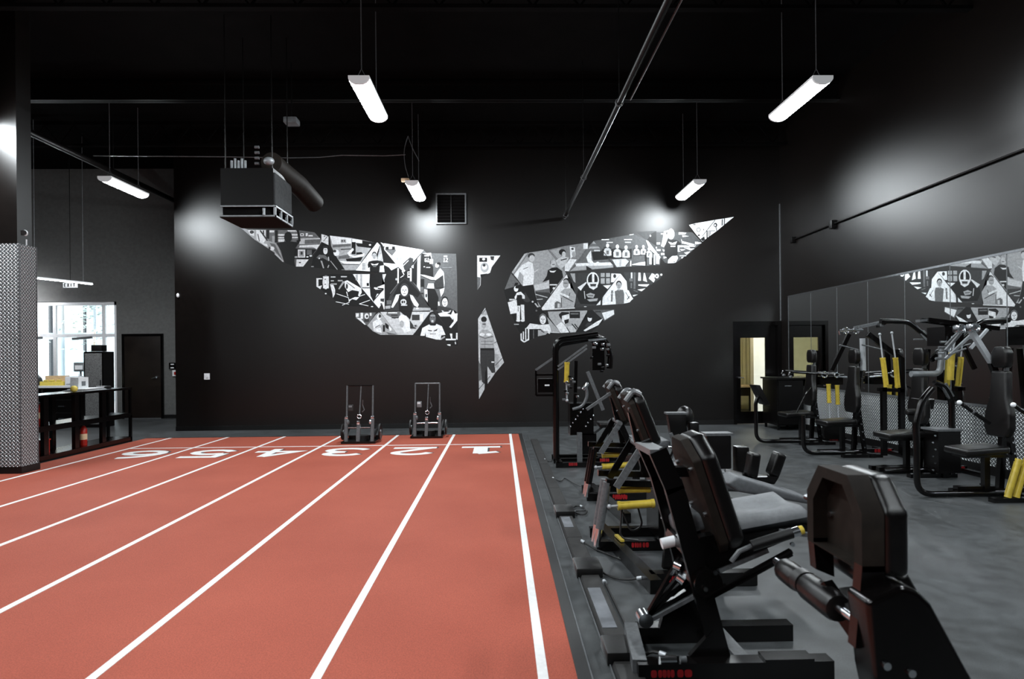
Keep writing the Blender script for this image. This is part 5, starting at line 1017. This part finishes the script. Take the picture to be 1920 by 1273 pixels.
MB().cyl((5.4, 8.55, 1.95), (5.4, 8.55, 2.06), .02).build('top_pin', 'gunmetal', tB); MB().beam((5.4, 8.5, 2.0), (5.75, 9.2, 1.98), .05, .05).build('top_link', 'metal', tB, smooth=0)
bolts(tB, [(5.60, 9.33, 1.3 - .09 * k) for k in range(4)])

tC = press_machine(7.9, 'third seated machine from the back, with the pale L shaped tube and black box shroud', 4.66, False)
MB().tube(fillet([(5.30, 7.8, 1.30), (5.68, 7.8, 1.30), (5.72, 7.8, 1.68)], .09, 6), .038, 14).build('crank_tube', 'galv', tC, label='pale L shaped tube')
MB().span((5.62, 7.62, 1.66), (5.86, 7.95, 1.90)).build('head_unit', 'metal', tC, smooth=0)
for k in range(4): MB().cyl((5.48 + .02 * k, 7.6, 1.50 + .07 * k), (5.56 + .02 * k, 7.6, 1.50 + .07 * k), .016, 8).build('fitting', 'chrome' if k % 2 else 'gunmetal', tC)
cylinder(tC, (5.67, 7.6, 1.24), (5.69, 7.6, 1.56), .034, (5.78, 7.62, 1.87))
MB().cyl((5.66, 7.58, 1.58), (5.68, 7.58, 1.78), .014).build('piston_rod', 'chrome', tC)
MB().tube(fillet([(5.46, 7.6, 1.20), (5.58, 7.6, 1.16), (5.68, 7.6, .98), (5.68, 7.6, .04)], .08), .036, 12).build('rear_leg', 'metal', tC)
MB().beam((5.57, 7.585, 1.175), (5.665, 7.585, 1.01), .075, .03, (0, 1, 0)).build('leg_bracket', 'gunmetal', tC, smooth=0)
MB().span((5.42, 7.48, .08), (5.70, 7.75, .60)).build('shroud', 'metal', tC, smooth=0); MB().span((5.40, 7.46, .60), (5.72, 7.77, .625)).build('shroud_lid', 'gunmetal', tC, smooth=0)
bolts(tC, [(5.36 + .03 * (k % 2), 7.5, .12 + .085 * k) for k in range(6)])
MB().foam((5.30, 7.9, .80), (5.50, 7.9, .80), .045).build('roller_pad', 'foam', tC); MB().soft(MB().prism([(5.42, 7.8, .98), (5.62, 7.8, .98), (5.60, 7.8, .84), (5.48, 7.8, .86)], (0, .2, 0)), .02).build('arm_pad', 'vinyl', tC)
MB().beam((4.95, 8.12, .04), (5.75, 8.12, .04), .07, .06).build('front_bar', 'metal', tC, smooth=0)

tD = press_machine(6.6, 'nearest seated machine by the mirror, cut off by the right edge of the picture', 4.54, False)
MB().tube(fillet([(4.54, 6.6, .60), (4.53, 6.6, .80), (4.60, 6.6, 1.06), (4.72, 6.6, 1.19)], .08), .034, 12).build('post_handle', 'metal', tD)
MB().beam((5.26, 6.75, 1.84), (5.50, 6.75, 1.46), .05, .05, (0, 1, 0)).build('press_arm', 'brightsteel', tD, smooth=0, label='pale grey press arm'); MB().beam((5.50, 6.75, 1.46), (5.60, 6.75, 1.20), .06, .05, (0, 1, 0)).build('press_arm', 'metal', tD, smooth=0)
for a, b, m in (((5.53, 7.05, 1.80), (5.20, 7.05, 1.50), 'galv'), ((5.42, 7.1, 1.80), (5.24, 7.1, 1.60), 'gunmetal'), ((5.50, 7.2, 1.84), (5.32, 7.2, 1.66), 'gunmetal'), ((5.62, 6.95, 1.84), (5.42, 6.95, 1.62), 'brightsteel')):
    MB().beam(a, b, .028, .028, (0, 1, 0)).build('strut', m, tD, smooth=0)
for dy in (0, .12): MB().beam((5.14, 7.25 + dy, 1.97), (5.84, 7.05 + dy, 1.85), .05, .05).build('overhead_bar', 'metal', tD, smooth=0)
MB().beam((5.05, 7.3, 1.96), (5.18, 7.3, 1.97), .08, .03).build('overhead_tip', 'gunmetal', tD, smooth=0)
for x, y in ((5.26, 6.72), (5.32, 7.0)):
    MB().pad((x, y, 1.85), (.09, .09, .09), None, .02, 2).build('pivot_block', 'chrome', tD); MB().tube([(x + .045 * math.cos(a), y - .05, 1.85 + .045 * math.sin(a)) for a in [i * math.pi / 6 for i in range(13)]], .012, 6, False).build('bearing_ring', 'chrome', tD)
MB().cyl((5.05, 6.8, 1.55), (5.25, 6.8, 1.62), .011, 8).build('link_rod', 'gunmetal', tD)
for x0, y0 in ((5.02, 6.6), (5.32, 6.25)):
    a, b = V(x0, y0, 1.03), V(x0 + .33, y0, .80); MB().tube([a, b], .02, 10).build('hand_lever', 'metal', tD); MB().ball(a, .026, 10, 8).build('lever_tip', 'white', tD); MB().ball(a.lerp(b, .45), .024, 10, 8).build('lever_joint', 'gunmetal', tD)
for dx in (0, .09): cylinder(tD, (5.33 + dx, 6.34, .06), (5.45 + dx, 6.34, .44), .030)
MB().beam((4.98, 6.62, .09), (5.4, 6.62, .09), .07, .05).build('foot_rail', 'metal', tD, smooth=0)

cb = thing('storage_cabinet', 'low black cabinet with shiny top in the corner beside the glazed door', 'cabinet', (5.95, 12.7, 0))
MB().span((5.66, 12.4, .1), (6.20, 13.1, 1.04)).build('carcass', 'metal', cb, smooth=0); MB().span((5.62, 12.35, 1.04), (6.22, 13.12, 1.075)).build('top', 'steelblack', cb, smooth=0)
d = MB().span((5.68, 12.385, .12), (6.18, 12.4, 1.02)).build('door', 'steelblack', cb, smooth=0); MB().span((5.80, 12.37, .90), (5.94, 12.385, .92)).build('handle', 'chrome', d, smooth=0)
for x in (5.68, 6.14):
    for y in (12.44, 13.02): MB().span((x, y, 0), (x + .04, y + .04, .1)).build('foot', 'metal', cb, smooth=0)

# ================================================================ CENTRE ROW BESIDE THE TRACK
tT = thing('chest_press_machine', 'tall black machine at the far end of the centre row, with one yellow upright cylinder', 'machine', (1.1, 9.0, 0))
Y = 9.0
MB().tube(fillet([(.82, Y, .03), (.82, Y, 1.80), (1.45, Y, 1.88)], .13, 7), .045, 12).build('main_post', 'metal', tT)
MB().tube(fillet([(.86, Y + .3, .03), (.86, Y + .3, 1.74), (1.45, Y + .3, 1.84)], .13, 7), .04, 12).build('main_post', 'metal', tT)
MB().tube(fillet([(1.40, Y, 1.86), (1.56, Y, 1.80), (1.64, Y, 1.60), (1.62, Y, 1.38)], .1, 6), .042, 12).build('curved_arm', 'metal', tT)
MB().cyl((1.30, Y - .05, 1.80), (1.56, Y - .05, 1.82), .022).build('head_shaft', 'chrome', tT)
rr = random.Random(5)
for k in range(14):
    x, z = 1.34 + rr.random() * .26, 1.34 + rr.random() * .44
    MB().pad((x, Y - .08 + rr.random() * .05, z), (.05, .05, .035), None, .008, 2).build('fitting', ('chrome', 'gunmetal', 'metal')[k % 3], tT)
MB().span((1.36, Y - .04, 1.36), (1.54, Y + .2, 1.78)).build('head_unit', 'metal', tT, smooth=0)
for d in (0, .05): MB().beam((.85, Y - .05, 1.37 + d), (1.28, Y - .05, 1.68 + d), .02, .025).build('diagonal_bar', 'gunmetal', tT, smooth=0)
MB().beam((.53, Y, 1.37), (.80, Y, 1.55), .02, .03).build('diagonal_bar', 'gunmetal', tT, smooth=0)
mb = MB(); mb.path([(.53, Y - .02, 1.30), (.80, Y - .02, 1.30), (.80, Y - .02, 1.0), (.53, Y - .02, 1.0), (.53, Y - .02, 1.36)], .03, .03); mb.build('side_frame', 'metal', tT, smooth=0)
MB().span((.56, Y, 1.04), (.78, Y + .15, 1.24)).build('control_box', 'metal', tT, smooth=0); MB().span((.66, Y - .012, 1.135), (.73, Y, 1.155)).build('control_label', 'white', tT, smooth=0)
cylinder(tT, (.975, Y - .06, 1.20), (.985, Y - .06, 1.47), .036, (.98, Y - .06, .92))
MB().beam((1.28, Y - .1, 1.34), (1.50, Y - .1, .78), .05, .05, (0, 1, 0)).build('press_arm', 'gunmetal', tT, smooth=0)
MB().tube(fillet([(1.24, Y - .15, 1.14), (1.27, Y - .15, 1.0), (1.20, Y - .15, .84), (1.05, Y - .15, .80)], .08), .022, 10).build('grip_arm', 'gunmetal', tT); MB().foam((1.2, Y - .15, 1.08), (1.28, Y - .15, 1.18), .03).build('hand_grip', 'chrome', tT)
MB().span((1.02, Y - .1, .42), (1.36, Y + .2, .88)).build('gear_housing', 'metal', tT, smooth=0)
MB().beam((1.15, Y - .12, .02), (1.15, Y - .12, .46), .07, .06, (0, 1, 0)).build('centre_post', 'gunmetal', tT, smooth=0)
MB().span((1.18, Y - .1, .14), (1.40, Y + .12, .44)).build('lower_box', 'metal', tT, smooth=0)
for k in range(12):
    MB().pad((.93 + .05 * (k % 5) + .02 * (k // 5), Y - .1, .94 + .085 * (k % 4) + .04 * (k // 4)), (.045, .03, .03), None, .006, 2).build('fitting', ('gunmetal', 'chrome', 'metal')[k % 3], tT)
MB().beam((1.10, Y - .02, .86), (1.12, Y - .02, 1.5), .05, .05, (0, 1, 0)).build('inner_post', 'metal', tT, smooth=0)
for dx in range(10): MB().ball((1.02 + .037 * dx, Y - .13 + .02 * (dx % 2), .55 + .05 * ((dx * 7) % 6)), .014, 8, 6).build('bolt', 'chrome', tT)
for dy in (-.35, 0, .32): MB().span((.78, Y + dy - .04, 0), (1.9, Y + dy + .04, .07)).build('base_rail', 'metal', tT, smooth=0)
for x in (.8, 1.45): MB().span((x, Y - .38, .0), (x + .08, Y + .38, .07)).build('cross_foot', 'metal', tT, smooth=0)
lettering(tT, 1.02, Y - .391, .05, .12, .045)
MB().pad((1.62, Y + .02, .56), (.36, .34, .07), None, .025).build('seat', 'vinyl', tT); MB().beam((1.62, Y, .05), (1.62, Y, .52), .06, .06, (0, 1, 0)).build('seat_post', 'metal', tT, smooth=0)
MB().beam((1.25, Y + .1, .30), (1.66, Y + .1, .62), .03, .03).build('link_rod', 'gunmetal', tT, smooth=0)

def hip_machine(X, Y, label, near):
    t = thing('hip_machine', label, 'machine', (X, Y, 0), 'seated hip machines in the centre row')
    # base
    MB().beam((X - .35, Y - .02, .04), (X + .75, Y - .02, .04), .07, .08).build('base_rail', 'metal', t, smooth=0); MB().beam((X - .35, Y + .36, .04), (X + .75, Y + .36, .04), .07, .08).build('base_rail', 'metal', t, smooth=0)
    MB().beam((X - .24, Y + .42, .05), (X - .10, Y - .95, .05), .08, .09).build('side_skid', 'metal', t, smooth=0); MB().beam((X + .7, Y + .42, .04), (X + .7, Y - .2, .04), .07, .08).build('cross_foot', 'metal', t, smooth=0)
    # slanted twin tubes at the track side with top bar
    for dy in (-.10, .02):
        MB().cyl((X - .36, Y + dy, .06), (X - .335, Y + dy, .22), .028, 10).build('tube_socket', 'chrome', t)
        MB().cyl((X - .335, Y + dy, .20), (X - .27, Y + dy, .57), .034, 12).build('slanted_tube', 'gunmetal' if near else 'metal', t)
    for dy in (-.1, .3): MB().beam((X - .28, Y + dy, .57), (X + .2, Y + dy, .55), .06, .05).build('upper_bar', 'metal', t, smooth=0)
    cylinder(t, (X - .17, Y - .06, .50), (X + .07, Y - .06, .505), .030, (X + .20, Y - .06, .505)); cylinder(t, (X - .18, Y - .12, .385), (X + .09, Y - .12, .40), .032, (X - .26, Y - .12, .38))
    MB().span((X + .14, Y - .1, .10), (X + .22, Y + .3, .6)).build('inner_plate', 'metal', t, smooth=0)
    # A frame under the back
    MB().beam((X, Y - .16, .86), (X - .21, Y - .16, .54), .055, .02, (0, 1, 0)).build('frame_leg', 'gunmetal', t, smooth=0); MB().beam((X, Y - .14, .86), (X + .14, Y - .14, .55), .06, .03, (0, 1, 0)).build('frame_leg', 'metal', t, smooth=0)
    MB().beam((X + .0, Y + .2, .86), (X - .2, Y + .2, .54), .055, .02, (0, 1, 0)).build('frame_leg', 'metal', t, smooth=0); MB().cyl((X, Y - .18, .855), (X, Y + .22, .855), .022).build('pivot_shaft', 'gunmetal', t)
    backrest(t, (X - .09, Y + .02, 1.28), (X + .08, Y + .02, .84), .36, .09, 'vinyl', .08)
    MB().beam((X - .05, Y + .02, 1.12), (X + .06, Y + .02, .62), .05, .05, (0, 1, 0)).build('back_post', 'metal', t, smooth=0)
    for dy in (-.12, .14): MB().tube(fillet([(X - .12, Y + dy, 1.22), (X - .06, Y + dy, 1.30), (X + .0, Y + dy, 1.27)], .03), .022, 8).build('top_highlight_tube', 'gunmetal', t)  # pale tubes stand in for the highlight along the backrest top
    if not near: MB().beam((X - .35, Y - .1, 1.0), (X - .08, Y - .1, 1.18), .03, .03).build('range_bar', 'gunmetal', t, smooth=0)
    # seat, knee pad, swing arms
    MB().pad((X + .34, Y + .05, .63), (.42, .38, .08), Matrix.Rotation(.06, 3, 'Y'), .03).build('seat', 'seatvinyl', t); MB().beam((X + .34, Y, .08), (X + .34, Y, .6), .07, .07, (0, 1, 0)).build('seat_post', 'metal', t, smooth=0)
    MB().soft(MB().prism([(X + .50, Y - .2, .95), (X + .70, Y - .2, .95), (X + .70, Y - .2, .68), (X + .54, Y - .2, .68)], (0, .1, 0)), .015, 2).build('knee_pad', 'vinyl', t); MB().span((X + .49, Y - .21, .945), (X + .71, Y - .09, .965)).build('pad_edge', 'gunmetal', t, smooth=0)
    MB().beam((X + .6, Y - .12, .62), (X + .6, Y - .12, .72), .04, .04, (0, 1, 0)).build('pad_post', 'metal', t, smooth=0)
    MB().pad((X + .78, Y - .18, .75), (.10, .10, .22), None, .015, 2).build('side_pad', 'vinyl', t)
    MB().tube([(X + .30 + .26 * math.cos(a), Y - .22, .62 + .26 * math.sin(a)) for a in [math.radians(-75 + 15 * k) for k in range(8)]], .02, 8).build('swing_arc', 'gunmetal', t)
    MB().tube([(X + .24 + .32 * math.cos(a), Y - .24, .66 + .3 * math.sin(a)) for a in [math.radians(-80 + 12 * k) for k in range(8)]], .012, 8).build('swing_arc', 'metal', t)
    MB().cyl((X + .5, Y - .2, .60), (X + .86, Y - .2, .58), .018).build('link_rod', 'chrome', t)
    lettering(t, X - .0, Y - .058, .05, .14, .04)
    lettering(t, X - .17, Y - .15, .46, .10, .035)
    bolts(t, [(X + .1, Y - .16, .70), (X - .02, Y - .175, .80), (X + .45, Y - .22, .6)])
    return t
h2 = hip_machine(1.285, 6.7, 'middle hip machine in the centre row, with a black ball roller on its far pad', False)
MB().ball((2.03, 6.7, .90), (.095, .10, .12), 16, 10).build('ball_roller', 'foam', h2); MB().cyl((2.03, 6.7, .62), (2.03, 6.7, .8), .025).build('roller_post', 'metal', h2); MB().pad((2.12, 6.6, .62), (.12, .12, .12), None, .02, 2).build('adjuster', 'metal', h2)
h3 = hip_machine(1.124, 5.0, 'hip machine with U shaped shin pads and two gold cylinders, behind the big leg machine', True)
# long thigh pads and shin pads on the near side
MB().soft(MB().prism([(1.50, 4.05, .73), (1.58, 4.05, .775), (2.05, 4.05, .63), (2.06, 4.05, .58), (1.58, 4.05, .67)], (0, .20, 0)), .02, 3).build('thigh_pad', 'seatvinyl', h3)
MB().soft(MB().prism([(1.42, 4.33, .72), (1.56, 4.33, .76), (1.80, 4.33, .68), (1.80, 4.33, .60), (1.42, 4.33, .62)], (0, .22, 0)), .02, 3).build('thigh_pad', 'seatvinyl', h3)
MB().beam((1.4, 4.3, .56), (2.0, 4.3, .50), .07, .06).build('thigh_rail', 'metal', h3, smooth=0); MB().beam((1.5, 4.3, .06), (1.5, 4.3, .56), .07, .07, (0, 1, 0)).build('seat_post', 'metal', h3, smooth=0)
for x, tl in ((1.80, .16), (1.97, .36)): MB().pad((x, 4.35, .80), (.075, .1, .17), Matrix.Rotation(tl, 3, 'Y'), .022, 3).build('shin_pad', 'vinyl', h3)
MB().tube(fillet([(1.62, 4.4, .74), (1.80, 4.38, .70), (1.90, 4.36, .67), (1.95, 4.35, .72)], .05), .022, 8).build('shin_arm', 'metal', h3); MB().soft(MB().prism([(1.79, 4.3, .72), (1.84, 4.3, .66), (1.94, 4.3, .66), (1.98, 4.3, .72)], (0, .1, 0)), .015, 2).build('shin_yoke', 'vinyl', h3)
for x, y in ((1.24, 4.65), (1.30, 4.35)):
    MB().cyl((x, y, .34), (x + .0, y, .40), .022).build('air_valve', 'white', h3); MB().cyl((x, y, .40), (x, y, .43), .018).build('valve_cap', 'yellow', h3, label='yellow valve cap')
MB().tube(fillet([(1.0, 5.0, .30), (1.05, 4.95, .15), (1.15, 4.95, .2), (1.1, 4.9, .36)], .06), .008, 6).build('hose', 'rubber', h3); MB().tube(fillet([(.98, 4.95, .34), (.95, 4.9, .12), (1.1, 4.9, .1)], .06), .008, 6).build('hose', 'rubber', h3)
MB().beam((1.02, 4.2, .05), (1.75, 4.2, .05), .08, .09).build('base_rail', 'metal', h3, smooth=0); MB().beam((1.16, 4.25, .10), (1.20, 4.25, .52), .08, .05, (0, 1, 0)).build('front_post', 'metal', h3, smooth=0)
lettering(h3, 1.20, 4.155, .06, .13, .04); MB().beam((.945, 5.02, .11), (.965, 4.86, .11), .03, .015).build('warning_strip', 'yellow', h3, smooth=0)

# ---- big leg machine, second nearest
L5 = thing('leg_machine', 'big black leg machine with tilted backrest, grey dished seat and red lettered base rail', 'machine', (1.1, 3.2, 0))
MB().beam((.66, 3.0, .045), (1.62, 3.0, .045), .08, .09).build('base_rail', 'metal', L5, smooth=0)
MB().beam((.75, 3.40, .045), (1.61, 3.40, .045), .08, .09).build('base_rail', 'metal', L5, smooth=0)
MB().beam((.675, 3.0, .05), (.72, 3.42, .05), .07, .09).build('side_rail', 'gunmetal', L5, smooth=0); MB().beam((1.20, 3.0, .075), (1.18, 3.4, .075), .07, .02).build('gusset_plate', 'gunmetal', L5, smooth=0)
MB().span((1.28, 2.955, .09), (1.52, 3.045, .105)).build('top_pad', 'metal', L5, smooth=0)
lettering(L5, .82, 2.96, .045, .20, .036)
for yy, w in ((3.05, .095), (3.36, .085)):
    MB().path([(1.09, yy, .08), (.965, yy, .56), (.865, yy, .93)], w, .035, (0, 1, 0)).path([(.872, yy, .91), (.785, yy, 1.115)], w * .95, .035, (0, 1, 0)).build('upright_rail', 'metal', L5, smooth=0)
MB().beam((.79, 3.04, 1.105), (.79, 3.37, 1.095), .09, .03).build('top_cap', 'gunmetal', L5, smooth=0)
MB().beam((.93, 3.05, .62), (.93, 3.36, .62), .05, .05).build('cross_tie', 'metal', L5, smooth=0)
backrest(L5, (.95, 3.19, 1.165), (1.135, 3.19, .60), .38, .085, 'vinyl', .10)
MB().beam((.84, 3.2, .98), (1.0, 3.2, .98), .06, .05).build('back_bracket', 'metal', L5, smooth=0)
# dished seat
def dished(name, x0, x1, y0, y1, z0, z1, dip, th, mtl, t):
    nx, ny = 14, 10; vs = []
    for i in range(nx + 1):
        for j in range(ny + 1):
            u, v = i / nx, j / ny; x, y = x0 + (x1 - x0) * u, y0 + (y1 - y0) * v
            z = z0 + (z1 - z0) * u - dip * math.exp(-((v - .5) / .22) ** 2) * math.exp(-((u - .62) / .3) ** 2) * 1.0
            e = min(u, 1 - u) * (x1 - x0); f = min(v, 1 - v) * (y1 - y0); r = .035
            for q in (e, f):
                if q < r: z -= r - math.sqrt(max(0, r * r - (r - q) ** 2))
            vs.append((x, y, z))
    k = len(vs); fs = []
    for i in range(nx):
        for j in range(ny): a = i * (ny + 1) + j; fs.append((a, a + ny + 1, a + ny + 2, a + 1))
    rim = [i * (ny + 1) for i in range(nx + 1)] + [nx * (ny + 1) + j for j in range(1, ny + 1)] + [i * (ny + 1) + ny for i in range(nx - 1, -1, -1)] + [j for j in range(ny - 1, 0, -1)]
    low = [(vs[i][0], vs[i][1], vs[i][2] - th) for i in rim]
    n = len(rim)
    for a in range(n): b = (a + 1) % n; fs.append((rim[b], rim[a], k + a, k + b))
    fs.append([k + a for a in range(n)])
    return MB().add(vs + low, fs).build(name, mtl, t, smooth=60)
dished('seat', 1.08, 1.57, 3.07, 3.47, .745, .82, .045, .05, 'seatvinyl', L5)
MB().pad((1.03, 3.32, .70), (.22, .22, .09), Matrix.Rotation(-.2, 3, 'Y'), .03).build('hip_pad', 'seatvinyl', L5)
MB().slabx([(1.0, .67), (1.58, .77), (1.60, .71), (1.42, .64), (1.06, .50), (.98, .58)], 3.07, 3.13).build('seat_cheek', 'metal', L5, smooth=0); MB().slabx([(1.0, .65), (1.52, .74), (1.50, .69), (1.10, .55)], 3.38, 3.44).build('seat_cheek', 'metal', L5, smooth=0)
MB().cyl((1.02, 3.0, .46), (1.02, 3.4, .46), .07, 22).build('cam_wheel', 'metal', L5); bolts(L5, [(1.0, 2.995, .44), (1.05, 2.995, .52), (1.38, 2.99, .70), (1.43, 2.99, .655)])
MB().cyl((1.22, 2.97, .655), (1.42, 2.97, .715), .026).build('damper', 'rubber', L5); MB().cyl((1.42, 2.97, .715), (1.455, 2.97, .725), .024).build('damper_nut', 'chrome', L5); MB().cyl((1.455, 2.97, .725), (1.475, 2.97, .73), .022).build('damper_cap', 'yellow', L5, label='yellow damper cap'); MB().tube([(1.22, 2.97, .655), (1.16, 2.97, .63), (1.12, 2.97, .58)], .012, 8).build('damper_hose', 'gunmetal', L5)
for dz in (0, .04): MB().beam((1.0, 3.0, .385 + dz * .2), (1.44, 3.02, .60 + dz * .3), .028, .02).build('push_rod', 'metal', L5, smooth=0)
MB().beam((1.10, 3.1, .50), (1.35, 3.1, .60), .05, .03).build('push_rod', 'gunmetal', L5, smooth=0)
for q in ((.97, 3.3, .50), (1.0, 3.3, .44), (1.02, 3.3, .40), (1.04, 3.3, .34)): MB().beam((.775, 3.3, .17), q, .018, .03, (0, 1, 0)).build('belt', 'metal', L5, smooth=0)
MB().beam((.80, 3.28, .17), (1.05, 3.28, .30), .02, .025, (0, 1, 0)).build('belt', 'gunmetal', L5, smooth=0); MB().cyl((.77, 3.26, .17), (.77, 3.34, .17), .04).build('belt_pulley', 'chrome', L5)
MB().slabx([(.86, .08), (1.10, .08), (1.02, .34), (.92, .30)], 3.34, 3.38).build('gusset_plate', 'metal', L5, smooth=0); MB().slabx([(.93, .09), (1.12, .09), (1.05, .22)], 3.03, 3.06).build('gusset_plate', 'metal', L5, smooth=0)
MB().cyl((.84, 3.2, .60), (.93, 3.2, .62), .028).build('damper', 'white', L5, label='white damper body'); MB().cyl((.94, 3.24, .42), (.97, 3.22, .40), .035).build('roller_wheel', 'chrome', L5); MB().cyl((.92, 3.24, .48), (.95, 3.22, .47), .028).build('roller_wheel', 'chrome', L5)
MB().cyl((.77, 2.985, .10), (.85, 2.985, .10), .02).build('air_fitting', 'chrome', L5); MB().cyl((.87, 2.985, .10), (.90, 2.985, .10), .016).build('air_fitting', 'gunmetal', L5)
MB().beam((1.40, 3.05, .70), (1.72, 3.05, .66), .03, .02).build('seat_arm', 'gunmetal', L5, smooth=0)

# ---- nearest machine: octagon back, foam rollers, leaning black side plates
L6 = thing('leg_extension_machine', 'nearest machine at lower right, seen from behind with octagonal backrest and foam rollers', 'machine', (1.4, 2.15, 0))
def octo(xf, y0, y1, z0, z1, c, d): return [(xf, y0, z0), (xf, y1, z0), (xf, y1, z1 - d), (xf, y1 - c, z1), (xf, y0 + c, z1), (xf, y0, z1 - d)]
o1 = octo(1.19, 2.0, 2.36, .87, 1.175, .085, .11)
sh = MB()                                           # hollow shell: rim and recessed back
inner = octo(1.19, 2.045, 2.315, .875, 1.135, .07, .095)
n = 6
vo = [V(*p) for p in o1]; vi = [V(*p) for p in inner]
rimv = vo + vi + [p + V(.055, 0, 0) for p in vi] + [p + V(.075, 0, 0) for p in vo]
fs = []
for i in range(n):
    j = (i + 1) % n
    fs += [(i, j, n + j, n + i), (n + i, n + j, 2 * n + j, 2 * n + i), (3 * n + j, j, i, 3 * n + i)]
fs += [[2 * n + i for i in range(n)]]
sh.add(rimv, fs); sh.build('back_shell', 'shell', L6)
MB().soft(MB().prism([(p.x + .075, p.y + (p.y - 2.18) * .03, p.z - (.02 if p.z < .9 else 0)) for p in vo], (.085, 0, .0)), .028, 4).build('backrest', 'vinyl', L6)
bolts(L6, [(1.245, 2.075, .99), (1.245, 2.285, .99)], .012, (-1, 0, 0)); MB().cyl((1.20, 2.36, 1.03), (1.20, 2.385, 1.03), .012).build('bolt', 'chrome', L6)
MB().slabx([(1.19, .89), (1.265, .89), (1.27, .62), (1.165, .62)], 2.0, 2.045).build('shell_arm', 'metal', L6, smooth=0); MB().slabx([(1.19, .89), (1.265, .89), (1.27, .74), (1.20, .77)], 2.315, 2.36).build('shell_arm', 'metal', L6, smooth=0)
MB().foam((1.215, 2.62, .668), (1.215, 2.46, .668), .05).build('foam_roller', 'foam', L6); MB().foam((1.215, 2.42, .672), (1.215, 2.18, .672), .054).build('foam_roller', 'foam', L6); MB().cyl((1.215, 2.69, .675), (1.215, 2.05, .675), .016).build('roller_axle', 'chrome', L6); MB().cyl((1.215, 2.465, .675), (1.215, 2.415, .675), .05, 18).build('roller_collar', 'rubber', L6)
MB().foam((1.335, 2.42, .79), (1.335, 2.10, .78), .045).build('foam_roller', 'foam', L6); MB().cyl((1.335, 2.46, .79), (1.335, 2.03, .78), .014).build('roller_axle', 'gunmetal', L6)
MB().prism([(1.24, 2.30, .70), (1.38, 2.30, .715), (1.38, 1.98, .70), (1.22, 1.98, .685)], (0, 0, -.02)).build('cross_plate', 'darkgrey', L6, smooth=0)
lean = [(1.165, .80), (1.28, .85), (1.33, .835), (1.375, .79), (1.50, .556), (1.83, 0.0), (1.30, 0.0), (1.19, .556)]
MB().soft(MB().slabx(lean, 1.93, 2.06), .02, 3).build('side_plate', 'metal', L6, smooth=40)
MB().pad((1.44, 2.18, .70), (.30, .22, .06), Matrix.Rotation(1.06, 3, 'Y'), .025).build('seat', 'vinyl', L6)
MB().beam((1.34, 2.05, .45), (1.22, 2.30, .72), .05, .05).build('brace', 'metal', L6, smooth=0)
bolts(L6, [(1.30, 1.93, .575), (1.22, 1.93, .60)], .013); MB().beam((1.2, 1.98, .04), (1.9, 1.98, .04), .09, .08).build('base_rail', 'metal', L6, smooth=0); MB().beam((1.2, 2.33, .04), (1.9, 2.33, .04), .09, .08).build('base_rail', 'metal', L6, smooth=0); MB().beam((1.3, 1.9, .04), (1.3, 2.4, .04), .08, .08).build('cross_foot', 'metal', L6, smooth=0)
MB().beam((1.6, 2.33, .06), (1.45, 2.18, .62), .06, .06).build('seat_post', 'metal', L6, smooth=0)

# ---- finish: drop build-time notes
for o in bpy.data.objects:
    if '_o' in o: del o['_o']
